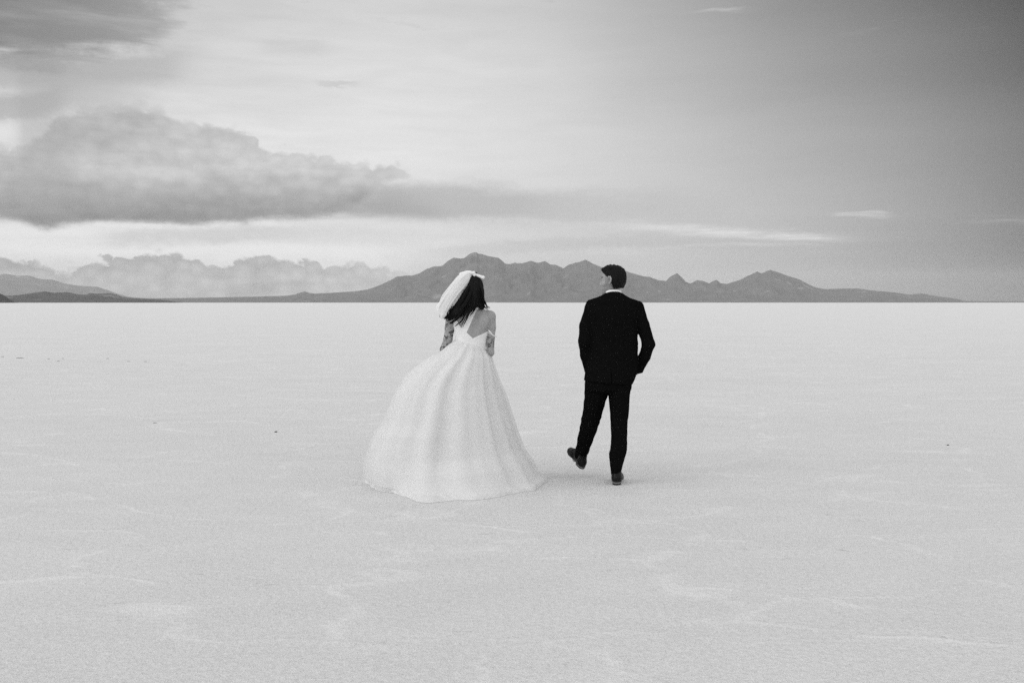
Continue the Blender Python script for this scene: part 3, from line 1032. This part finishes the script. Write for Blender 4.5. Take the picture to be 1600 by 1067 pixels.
    ll = [(932.2, 600, .03, 18.5), (931.4, 614, .06, 18.3), (928.6, 630, .12, 16.8), (925.4, 646, .18, 15.1), (922.6, 657, .215, 14.4), (919.6, 669, .245, 13.6), (914.6, 686, .285, 12.2),
          (909.9, 702, .325, 10.7), (907.2, 714, .352, 9.6)]
    t.chain([(P(x, y, YB + d), r * (YB + d) / F * 0.985) for x, y, d, r in ll], 0.012)
    t.displace(lambda X, Y, Z: 0.007 * fbm(X * 8, Y * 8, Z * 14, 3) + 0.005 * fbm(X * 20, Y * 20, Z * 45 + X * 10, 2) * (Z < 0.55))
    link('trousers', t.mesh('trousers'), M_TROUSER, root)

    # ---- shoes: upper with toe cap, tongue and laces; sole and heel
    def shoe_meshes():
        u = Field((-0.07, -0.04, -0.005), (0.07, 0.31, 0.16), 0.0035)
        for y0, y1, z0, z1, r0, r1, in [(0.035, 0.10, 0.040, 0.040, 0.034, 0.036), (0.10, 0.19, 0.038, 0.034, 0.036, 0.038), (0.19, 0.245, 0.030, 0.024, 0.038, 0.026)]:
            u.cone((0, y0, z0), (0, y1, z1), r0, r1, 0.03)
        u.ell((0, 0.20, 0.022), (0.048, 0.080, 0.030), 0.02)
        u.ell((0, 0.045, 0.03), (0.036, 0.048, 0.034), 0.02)
        u.cone((0, 0.045, 0.05), (0, 0.05, 0.10), 0.037, 0.036, 0.03)
        u.cone((0, 0.07, 0.09), (0, 0.15, 0.06), 0.026, 0.022, 0.03)
        u.clip(lambda X, Y, Z: np.maximum(0.012 - Z, Z - (0.108 + 0 * Y)) + 0 * X)
        u.clip(lambda X, Y, Z: -np.maximum(np.abs(Y - 0.197 + 0.25 * X * X / 0.05) - 0.0022, -(0.0)) * 0 - 1 + 0 * X + 0 * Z)
        u.add(lambda X, Y, Z: np.maximum(np.abs(Y - 0.198 + 6 * X * X) - 0.0022, 0.046 - Z + 0 * X), (-0.05, 0.17, 0.03), (0.05, 0.21, 0.08), 0.003, 's')
        up = u.quads()
        s = Field((-0.07, -0.03, -0.02), (0.07, 0.31, 0.04), 0.0035)

        def sole(X, Y, Z):
            ys = np.array([-0.005, 0.01, 0.05, 0.11, 0.17, 0.21, 0.25, 0.275, 0.288])
            ws = np.array([0.010, 0.030, 0.036, 0.035, 0.047, 0.051, 0.041, 0.024, 0.004])
            d2 = np.abs(X) - np.interp(Y, ys, ws)
            d2 = np.maximum(d2, np.maximum(-0.005 - Y, Y - 0.288))
            lift = np.interp(Y, [0.0, 0.07, 0.09, 0.20, 0.29], [0.0, 0.0, 0.012, 0.002, 0.014])
            return np.maximum(d2, np.maximum(Z - 0.020 - 0.3 * np.interp(Y, [0.2, 0.29], [0, 0.02]), lift - 0.012 * (Y < 0.085) + 0.0 - Z + 0.0))
        s.add(sole, (-0.055, -0.01, -0.015), (0.055, 0.29, 0.03), 0.002)
        so = s.quads()
        lace = []
        for i in range(4):
            y = 0.105 + 0.018 * i
            z = 0.094 - 0.0115 * i
            lace.append([((-0.02, y, z - 0.006), 0.002), ((-0.008, y + 0.004, z + 0.003), 0.0024), ((0.008, y - 0.004, z + 0.003), 0.0024), ((0.02, y, z - 0.006), 0.002)])
        return up, so, lace
    up, so, lace = shoe_meshes()

    def put_shoe(M, label):
        m = np.array(M)

        def tr(p):
            return p @ m[:3, :3].T + m[:3, 3]
        a = link('shoe', mesh_np('shoe', tr(up[0]), up[1]), M_SHOE, root)
        a['label'] = label
        b = link('sole', mesh_np('sole', tr(so[0]), so[1]), M_SOLE, a)
        b.data.materials.append(M_WELT)
        co = so[0]
        cz = co[so[1]].mean(1)
        edge = (cz[:, 2] > 0.002) & (cz[:, 2] < 0.011)
        b.data.polygons.foreach_set('material_index', edge.astype(np.int32))
        lt = tube_mesh('laces', [[(M @ Vector(p), r) for p, r in st] for st in lace])
        link('laces', lt, M_SUIT, a)

    g = P(961.8, 757, YB)
    put_shoe(Matrix.Translation((g.x, YB - 0.065, 0.013)) @ Matrix.Rotation(R(-9), 4, 'Z'), 'shoe planted flat on the salt')
    H = P(911.0, 731.0, YB + .30)
    T = P(892.0, 707.5, YB + .47)
    d = (T - H).normalized()
    shin = (P(924, 655, YB + .21) - P(907, 716, YB + .36)).normalized()
    upv = (shin - d * shin.dot(d)).normalized()
    x = d.cross(upv).normalized()
    Mx = (Matrix((x, d, upv)).transposed() * 0.92).to_4x4()
    Mx.translation = H
    put_shoe(Mx, 'lifted shoe with its toe pointing up to the left')


build_groom()


# ================================================================== bride
def build_bride():
    YB = 8.2
    root = empty('person', (P(735, 700, YB).x, YB, 0))
    tag(root, 'woman in an open-backed white wedding gown with a veil and long black hair', 'person')

    def q(x, y, dY=0.0):
        return P(x, y, YB + dY)

    head_c = q(738.5, 449.5, 0.03)
    rot = (Matrix.Rotation(R(24), 4, 'Z') @ Matrix.Rotation(R(-10), 4, 'X')).to_3x3()
    trunk = [(476, 739, 751, .048, .02), (482, 733, 755, .052, .015), (486, 722, 762, .056), (490, 709, 768, .064), (496, 705, 770, .076), (505, 709, 766, .088), (517, 711, 763, .098),
             (530, 713.5, 759, .093), (544, 714.5, 757, .088), (556, 712, 761, .098), (575, 706, 768, .11), (600, 702, 772, .115), (615, 706, 768, .10)]
    TR = px_rows(trunk, YB)

    f = Field((q(680, 500).x, YB - 0.2, 0.02), (q(782, 500).x, YB + 0.5, 1.74), 0.004)
    add_head(f, head_c, rot, 0.92, False)
    f.cone(q(741, 462, 0.02), q(745, 486, 0.015), 0.047, 0.052, 0.03)
    f.loft(TR, 0.02, 2.15)
    f.ell(q(765.5, 493), (.040, .045, .042), 0.03)
    f.ell(q(705, 498), (.040, .045, .042), 0.03)
    f.chain([(q(766.8, 495), .041), (q(767.0, 512), .0405), (q(765.8, 530, -.005), .036), (q(766.2, 551, -.01), .031), (q(752, 562, .16), .026), (q(741, 560, .27), .021)], 0.012)
    f.chain([(q(704.0, 498), .040), (q(702.8, 512, .01), .0395), (q(700.0, 530, .02), .036), (q(693.0, 546, .02), .029), (q(706, 556, .17), .026), (q(718, 557, .27), .021)], 0.012)
    add_hand(f, q(740, 560, .275), Vector((-0.5, 0.55, -0.6)), Vector((-0.6, -0.2, -0.4)), -1, 0.85, 0.9)
    add_hand(f, q(719, 557, .275), Vector((0.5, 0.55, -0.6)), Vector((0.6, -0.2, -0.4)), 1, 0.85, 0.9)
    for s in (-1, 1):
        f.chain([(q(737 + s * 16, 605), .085), (q(737 + s * 13, 680, .02), .055), (q(737 + s * 12, 715, -.01), .048), (q(737 + s * 11, 748), .034), (q(737 + s * 12, 752, .1), .028)], 0.03)
    # shoulder blades, spine furrow
    f.ell(q(755, 503, -.062), (.034, .020, .052), 0.035, rot=Matrix.Rotation(R(-14), 3, 'Y'))
    f.ell(q(722, 505, -.062), (.034, .020, .052), 0.035, rot=Matrix.Rotation(R(14), 3, 'Y'))
    f.cone(q(742, 486, -.082), q(739, 548, -.118), .014, .016, 0.04, 's')
    me = f.mesh('body')
    co = np.zeros(len(me.vertices) * 3)
    me.vertices.foreach_get('co', co)
    co = co.reshape(-1, 3)
    ink = np.zeros(len(co))
    zt, zb = q(0, 503).z, q(0, 552).z
    ink[(co[:, 0] < q(711, 520).x) & (co[:, 2] < zt) & (co[:, 2] > zb)] = 1.0
    ink[(co[:, 0] > q(762, 520).x) & (co[:, 2] < q(0, 525).z) & (co[:, 2] > q(0, 543).z)] = 0.9
    at = me.attributes.new('ink', 'FLOAT', 'POINT')
    at.data.foreach_set('value', ink.astype(np.float32))
    link('body', me, M_SKIN_B, root)

    # ---- bodice: follows the trunk, open at the back below the shoulders
    def poly_sd(pts):
        pp = [(q(a, b).x, q(a, b).z) for a, b in pts]

        def fn(X, Z):
            X, Z = np.broadcast_arrays(X, Z)
            d = np.full(X.shape, 1e9)
            s = np.ones(X.shape)
            n = len(pp)
            for i in range(n):
                (ax, az), (bx, bz) = pp[i], pp[i - 1]
                ex, ez = bx - ax, bz - az
                wx, wz = X - ax, Z - az
                t = np.clip((wx * ex + wz * ez) / (ex * ex + ez * ez), 0, 1)
                d = np.minimum(d, (wx - ex * t) ** 2 + (wz - ez * t) ** 2)
                c1, c2, c3 = Z >= az, Z < bz, ex * wz > ez * wx
                flip = (c1 & c2 & c3) | (~c1 & ~c2 & ~c3)
                s = np.where(flip, -s, s)
            return s * np.sqrt(d)
        return fn
    back = poly_sd([(700, 566), (700, 508), (709, 498), (712.5, 497), (722, 512.5), (733, 487.5), (737, 483), (746, 475), (753, 477), (744, 485.5), (730.3, 519), (739.5, 527.8), (752, 522.5), (763.5, 516.5), (770, 519), (770, 566)])
    front = poly_sd([(690, 566), (690, 512), (706, 508), (722, 500), (738, 508), (754, 500), (768, 510), (780, 514), (780, 566)])
    b = Field((q(696, 500).x, YB - 0.2, q(0, 566).z), (q(776, 500).x, YB + 0.2, q(0, 470).z), 0.0035)
    fn, lo, hi = loft_fn(TR, 2.15, 0.007)
    b.add(fn, lo, hi, 0.002)
    b.ell(q(755, 503, -.062), (.042, .027, .060), 0.035, rot=Matrix.Rotation(R(-14), 3, 'Y'))
    b.ell(q(722, 505, -.062), (.042, .027, .060), 0.035, rot=Matrix.Rotation(R(14), 3, 'Y'))
    b.ell(q(724, 512, .085), (.052, .040, .048), 0.03)
    b.ell(q(750, 512, .085), (.052, .040, .048), 0.03)
    b.cone(q(741, 464, 0.02), q(745, 486, 0.015), 0.053, 0.058, 0.03)
    b.clip(lambda X, Y, Z: np.where(Y < YB + 0.01, back(X, Z) + 0 * Y, front(X, Z) + 0 * Y))
    b.displace(lambda X, Y, Z: 0.004 * fbm(X * 20, Y * 20, Z * 30, 3))
    bod = link('bodice', b.mesh('bodice'), M_SATIN, root)
    # strap slipped off the shoulder, round the upper arm
    st = []
    for i in range(25):
        a = 2 * math.pi * i / 24
        c = q(767.2, 521.5 + 4.5 * math.cos(a))
        st.append(((c.x + 0.043 * math.cos(a), YB + 0.041 * math.sin(a), c.z), 0.0045))
    st2 = [(q(763, 516, -.055), .006), (q(766, 518.5, -.058), .006), (q(771, 525, -.035), .005), (q(772.3, 527, -.01), .004)]
    link('strap', tube_mesh('strap', [st, st2]), M_SATIN, bod)

    # ---- skirt: bell blown to the left, train on the salt
    Lp = [(712, 530), (698, 540), (686, 550.5), (667, 562), (647, 577), (628, 596), (616, 616), (607, 637), (600, 659), (588, 674), (578, 698), (571, 726), (571, 743), (579, 757)]
    Rp = [(757.5, 543), (763.5, 551), (769.5, 559), (773, 571), (777, 584), (782, 601), (787.5, 617), (793, 635), (799, 651), (806, 669), (814, 690), (823, 714), (834, 738), (846, 752)]
    n_key = len(Lp)
    tk = np.linspace(0, 1, n_key)
    # nearest and farthest line of the bell (depth, height)
    zL = np.array([P(a, b_, YB).z for a, b_ in Lp])
    zR = np.array([P(a, b_, YB).z for a, b_ in Rp])
    zk = (zL + zR) / 2
    zk[-1] = 0.0
    zL[-1] = zR[-1] = 0.0
    nearY = np.interp(tk, [0, .1, .25, .5, .75, .9, 1], [-.10, -.16, -.24, -.37, -.50, -.585, -.66])
    farY = np.interp(tk, [0, .1, .25, .5, .75, .9, 1], [.10, .20, .30, .42, .52, .57, .60])
    xL = np.array([P(a, b_, YB).x for a, b_ in Lp])
    xR = np.array([P(a, b_, YB).x for a, b_ in Rp])
    NU, NV = 420, 150
    phi = np.linspace(0, 2 * np.pi, NU, endpoint=False)
    rs = np.random.RandomState(5)
    ks = np.arange(3, 34)
    amp = rs.rand(len(ks)) * np.exp(-((ks - 15) / 11.0) ** 2)
    pha = rs.rand(len(ks)) * 6.28

    def folds(ph, drift):
        s = sum(a * np.cos(k * ph + p + drift * (0.6 * k ** 0.5)) for a, k, p in zip(amp, ks, pha))
        s = s / np.sqrt((amp ** 2).sum())
        return np.sign(s) * np.abs(s) ** 0.8

    # hem on the ground, seen from the camera (near arc), closed behind
    hem_px = [(574, 745), (578, 758), (585, 766), (600, 768.5), (616, 769.5), (633, 776.5), (650, 784), (672, 785.5), (716, 782.5), (762, 779), (794, 772), (815, 769), (830, 767), (840, 761), (850, 754), (856, 750)]
    hem = []
    for a, c in hem_px:
        r = ray(a, c)
        k = -CAM_Z / r.z
        hem.append((r.x * k, r.y * k))
    hx, hy = np.array(hem).T
    hc = np.array([P(712, 750, YB).x, YB])
    hang = np.arctan2(hy - hc[1], hx - hc[0]) % (2 * np.pi)
    hrad = np.hypot(hx - hc[0], hy - hc[1])
    far_ang = np.array([0.45, 1.0, 1.57, 2.1, 2.7])
    far_rad = np.array([.70, .62, .60, .62, .68])
    aa = np.concatenate([hang, far_ang])
    rr = np.concatenate([hrad, far_rad])
    o_ = np.argsort(aa)
    aa, rr = aa[o_], rr[o_]

    def skirt(shrink, fold_amp, drift, hem_flare, t_end, seed):
        tv = np.linspace(0, 1, NV)
        t_rim = t_end + (1 - t_end) * 0.9 * (fbm(np.cos(phi) * 1.6 + 3, np.sin(phi) * 1.6 + 3, seed, 3) * 2.2)
        V = np.zeros((NV, NU, 3))
        for j, s01 in enumerate(tv):
            t = s01 * t_rim
            te = t
            xl, xr = np.interp(te, tk, xL), np.interp(te, tk, xR)
            zl, zr, zc = np.interp(te, tk, zL), np.interp(te, tk, zR), np.interp(te, tk, zk)
            ny, fy = np.interp(te, tk, nearY), np.interp(te, tk, farY)
            cx, rx = (xl + xr) / 2, (xr - xl) / 2
            cp, sp = np.cos(phi), np.sin(phi)
            ry = np.where(sp < 0, -ny, fy)
            X = cx + rx * cp
            Y = YB + ry * sp
            Z = zc + (zr - zl) / 2 * cp
            # blend the last stretch into the hem outline on the ground
            ang = np.arctan2(Y - hc[1], X - hc[0]) % (2 * np.pi)
            hr = np.interp(ang, aa, rr, period=2 * np.pi)
            hX, hY = hc[0] + hr * np.cos(ang), hc[1] + hr * np.sin(ang)
            bl = np.clip((t - 0.80) / 0.20, 0, 1) ** 1.3 * hem_flare
            X, Y = X * (1 - bl) + hX * bl, Y * (1 - bl) + hY * bl
            Z = Z * (1 - np.clip((t - 0.86) / 0.14, 0, 1))
            A = fold_amp * (0.10 + 0.90 * np.minimum(1, t * 1.6)) * (1 - 0.35 * bl)
            side = 1 - 0.55 * np.abs(cp) ** 4          # keep the silhouette readable
            fo = folds(phi, drift + t * 0.22) * A * side
            fo = fo + 0.03 * (vnoise(np.cos(phi) * 2 + 5 + seed, np.sin(phi) * 2 + 5, t * 4) - 0.5) * np.minimum(1, t * 3)
            X = X + cp * fo
            Y = Y + sp * fo
            sk_ = shrink + (1 - shrink) * bl * (hem_flare > 0.9)
            X = cx + (X - cx) * sk_
            Y = YB + (Y - YB) * sk_
            rip = np.clip((t - 0.88) / 0.08, 0, 1) * (0.030 * vnoise(np.cos(phi) * 7 + 20, np.sin(phi) * 7 + 20, t * 9) + 0.012 * vnoise(np.cos(phi) * 22 + 40, np.sin(phi) * 22 + 40, t * 20)) * np.clip((1.0 - t) / 0.03, 0.0, 1) * hem_flare
            V[j, :, 0], V[j, :, 1], V[j, :, 2] = X, Y, np.maximum(Z + rip, 0.0035 - 0.0025 * (hem_flare < 0.99))
        return V
    inner = skirt(0.92, 0.020, 0.0, 0.55, 1.0, 3.0)
    sk = link('skirt', grid_mesh('skirt', inner, True), M_SATIN, root)
    mid = skirt(0.962, 0.021, 0.18, 0.92, 1.0, 3.0)
    link('tulle_layer', grid_mesh('tulle_layer', mid, True), M_TULLE, sk)
    outer = skirt(1.0, 0.025, 0.36, 1.0, 1.0, 3.0)
    link('tulle_layer', grid_mesh('tulle_layer', outer, True), M_TULLE_THIN, sk)

    # ---- hair: cap on the head, long locks blown to the left
    h = Field((q(680, 500).x, YB - 0.22, q(0, 520).z), (q(770, 500).x, YB + 0.2, q(0, 420).z), 0.004)
    h.ell(q(739, 449.5, .02), (.086, .105, .108), 0.02)
    h.ell(q(741, 462, -.035), (.074, .072, .10), 0.04)
    h.cone(q(750, 455, -.03), q(752.5, 480, -.055), .028, .022, 0.03)
    h.cone(q(741, 455, -.05), q(738, 481, -.07), .055, .020, 0.03)
    h.cone(q(728, 462, -.04), q(714, 488, -.06), .048, .042, 0.04)
    h.cone(q(714, 488, -.06), q(702, 493.5, -.05), .040, .026, 0.03)
    h.cone(q(733, 470, -.06), q(716, 486, -.07), .05, .04, 0.04)
    h.displace(lambda X, Y, Z: 0.010 * fbm(X * 30 + Z * 26, Y * 30, Z * 8 - X * 8, 3))
    hr = link('hair', h.mesh('hair'), M_HAIR, root)
    rng = random.Random(12)
    strands = []

    def lock(pts, r, n, spread, tip=0.0012):
        for _ in range(n):
            o = Vector((rng.gauss(0, spread), rng.gauss(0, spread), rng.gauss(0, spread)))
            e = Vector((rng.gauss(0, spread * 1.3), rng.gauss(0, spread), rng.gauss(0, spread * 1.2)))
            c = bez(pts, 12)
            m = len(c)
            ph, wv = rng.uniform(0, 6.28), rng.uniform(0.004, 0.009)
            strands.append([(p + o * (1 - i / m) + e * (i / m) ** 1.5 + Vector((0.8, -0.3, 0.5)) * (wv * (i / m) * math.sin(ph + i * 0.95)), r * (1 - (i / (m - 1)) ** 2) + tip) for i, p in enumerate(c)])
    lock([q(742, 433, -.0), q(731, 452, -.09), q(718, 476, -.10), q(704, 488, -.08), q(696, 497, -.06)], .007, 22, .010)
    lock([q(742, 436, -.0), q(736, 458, -.10), q(724, 480, -.115), q(710, 495, -.09), q(699, 500, -.06)], .007, 20, .009)
    lock([q(743, 434, -.0), q(750, 450, -.08), q(754, 466, -.085), q(758, 480, -.07)], .006, 14, .007)
    lock([q(742, 440, -.06), q(743, 458, -.115), q(740, 478, -.11), q(731, 489, -.10)], .007, 20, .010)
    lock([q(733, 470, -.10), q(728, 486, -.115), q(722, 500, -.11), q(712, 509, -.10)], .004, 5, .005)
    lock([q(736, 472, -.11), q(732, 488, -.12), q(727, 500, -.12), q(723, 510, -.115)], .004, 4, .004)
    lock([q(716, 482, -.09), q(704, 486, -.08), q(699, 493, -.07), q(694, 494, -.06), q(692, 489, -.06)], .0035, 6, .004)
    lock([q(712, 484, -.09), q(702, 486, -.10), q(698, 490, -.10), q(703, 492, -.10)], .0022, 4, .004)
    lock([q(720, 478, -.09), q(706, 483, -.09), q(695, 486, -.08), q(690, 484, -.07)], .003, 7, .007)
    lock([q(715, 488, -.09), q(702, 494, -.08), q(693, 496, -.07), q(688, 492, -.06)], .003, 6, .006)
    lock([q(724, 484, -.11), q(714, 497, -.11), q(706, 504, -.10), q(702, 505, -.09)], .003, 6, .008)
    lock([q(754, 464, -.08), q(759, 476, -.07), q(763, 484, -.07)], .003, 5, .006)
    lock([q(741, 435, -.03), q(748, 446, -.07), q(753, 462, -.075), q(757, 478, -.07), q(760, 482, -.06)], .003, 6, .004)
    link('lock', tube_mesh('lock', strands, 5), M_HAIR, hr)

    # ---- veil: gathered under the bow, blown down to the left; three sheets with soft folds
    spine = bez([q(734, 428, -.01), q(724.5, 437, -.055), q(713, 451.5, -.075), q(702.5, 467, -.08), q(695, 480, -.07), q(691, 488, -.06)], 60)
    wid = np.interp(np.linspace(0, 1, 60), [0, .1, .3, .6, .85, 1], [.032, .052, .062, .064, .056, .046])
    crossd = (q(722, 449) - q(704, 437)).normalized()
    vl = None
    for layer in range(3):
        V = np.zeros((60, 48, 3))
        for j in range(60):
            s = j / 59
            for i in range(48):
                u = i / 47 * 2 - 1
                off = crossd * (u * wid[j] * (1 - 0.06 * layer))
                fold = 0.022 * float(vnoise(u * 3.2 + 11 + layer * 3, s * 2.2 + 5, layer)) + 0.004 * float(vnoise(u * 9 + 30, s * 4 + layer, 3.0)) - 0.02
                dep = -0.052 * (1 - u * u) * (1 - 0.35 * layer) + fold * min(1, s * 4 + .3)
                edge = 0.016 * math.sin(s * 7 + layer * 2 + u) * (abs(u) ** 3) * s
                p = spine[j] + off * (1 + 0.06 * math.sin(s * 8 + layer * 1.3)) + (spine[59] - spine[50]) * (0.9 * s ** 6 * (0.8 - u * u + 0.3 * math.sin(u * 6 + layer))) + Vector((edge, dep + 0.012, -0.02 * s * math.sin(u * 4 + layer)))
                V[j, i] = p
        g_ = grid_mesh('veil', V)
        if vl is None:
            vl = link('veil', g_, M_VEIL, root)
        else:
            link('tulle_layer', g_, M_VEIL, vl)
    bw = Field((q(710, 500).x, YB - 0.14, q(0, 446).z), (q(764, 500).x, YB + 0.12, q(0, 416).z), 0.003)
    bw.ell(q(727.5, 427.2, -.02), (.050, .030, .019), 0.01, rot=Matrix.Rotation(R(-14), 3, 'Y'))
    bw.ell(q(736.5, 427.0, -.02), (.030, .032, .017), 0.01, rot=Matrix.Rotation(R(8), 3, 'Y'))
    bw.ell(q(721, 428.2, -.03), (.022, .026, .010), 0.008, rot=Matrix.Rotation(R(-6), 3, 'Y'))
    bw.cone(q(741, 428, -.02), q(754.5, 434.2, -.03), .008, .013, 0.006)
    bw.cone(q(741, 428, -.01), q(755.5, 433.2, .0), .008, .011, 0.006)
    bw.cone(q(740.5, 425.5, -.03), q(741, 430, -.035), .010, .010, 0.006)
    bw.displace(lambda X, Y, Z: 0.007 * fbm(X * 40, Y * 40, Z * 60, 3))
    link('bow', bw.mesh('bow'), M_BOW, vl)


build_bride()


# ================================================================== bits lying on the salt
def on_ground(px, py):
    r = ray(px, py)
    k = -CAM_Z / r.z
    return Vector((r.x * k, r.y * k, 0))


def stone(px, py, wpx, hpx, mat, name, label, cat, group=None, seed=0):
    p = on_ground(px, py)
    s = p.y / F
    rx = wpx * s / 2
    rz = max(hpx * s / 2, 0.004)
    bm = bmesh.new()
    bmesh.ops.create_icosphere(bm, subdivisions=3, radius=1.0)
    for v in bm.verts:
        k = 1 + 0.5 * float(fbm(v.co.x * 1.3 + seed + 9, v.co.y * 1.3 + 9, v.co.z * 1.3 + 9, 3))
        v.co = Vector((v.co.x * rx * k, v.co.y * rx * 0.8 * k, max(v.co.z, -0.35) * rz * k))
    me = bpy.data.meshes.new(name)
    bm.to_mesh(me)
    bm.free()
    o = link(name, me, mat)
    o.location = (p.x, p.y, rz * 0.25)
    o.rotation_euler = (0, 0, seed * 1.3)
    tag(o, label, cat, group)
    return o


stone(431, 675, 5.5, 2.6, M_STONE, 'stone', 'small black stone on the white salt left of the bride', 'stone', seed=1)
stone(1481, 695.5, 4, 2.2, M_STONE, 'stone', 'tiny dark stone alone on the salt far to the right of the man', 'stone', seed=2)
stone(31, 559.6, 11, 2.2, M_CRUST, 'salt_chunk', 'long flat grey salt chunk near the left edge of the picture', 'salt chunk', seed=3)
for i, (a, c, w_) in enumerate([(4, 557.5, 6), (76, 561, 4), (91, 564.5, 5), (98, 560.5, 3), (168, 560.5, 4), (201, 565, 6), (227, 565.2, 4), (242, 661, 8)]):
    stone(a, c, w_, 1.5, M_CRUST, 'salt_chunk', 'small broken salt chunk in the thin scatter across the flat at left', 'salt chunk', 'salt chunks scattered at left', seed=4 + i)

# ================================================================== air
def build_haze():
    bm = bmesh.new()
    bmesh.ops.create_cube(bm, size=1.0)
    me = bpy.data.meshes.new('haze')
    bm.to_mesh(me)
    bm.free()
    m = bpy.data.materials.new('air')
    m.use_nodes = True
    n = NT(m.node_tree)
    v = n.new('ShaderNodeVolumePrincipled')
    v.inputs['Color'].default_value = (0.92, 0.92, 0.92, 1)
    v.inputs['Density'].default_value = HAZE
    v.inputs['Anisotropy'].default_value = 0.0
    o = n.new('ShaderNodeOutputMaterial')
    n.t.links.new(v.outputs[0], o.inputs['Volume'])
    ob = link('haze', me, m)
    ob.scale = (43000, 43000, 620)
    ob.location = (0, 0, 310 - 6.5)
    tag(ob, kind='stuff')


HAZE = 2.4e-5
build_haze()
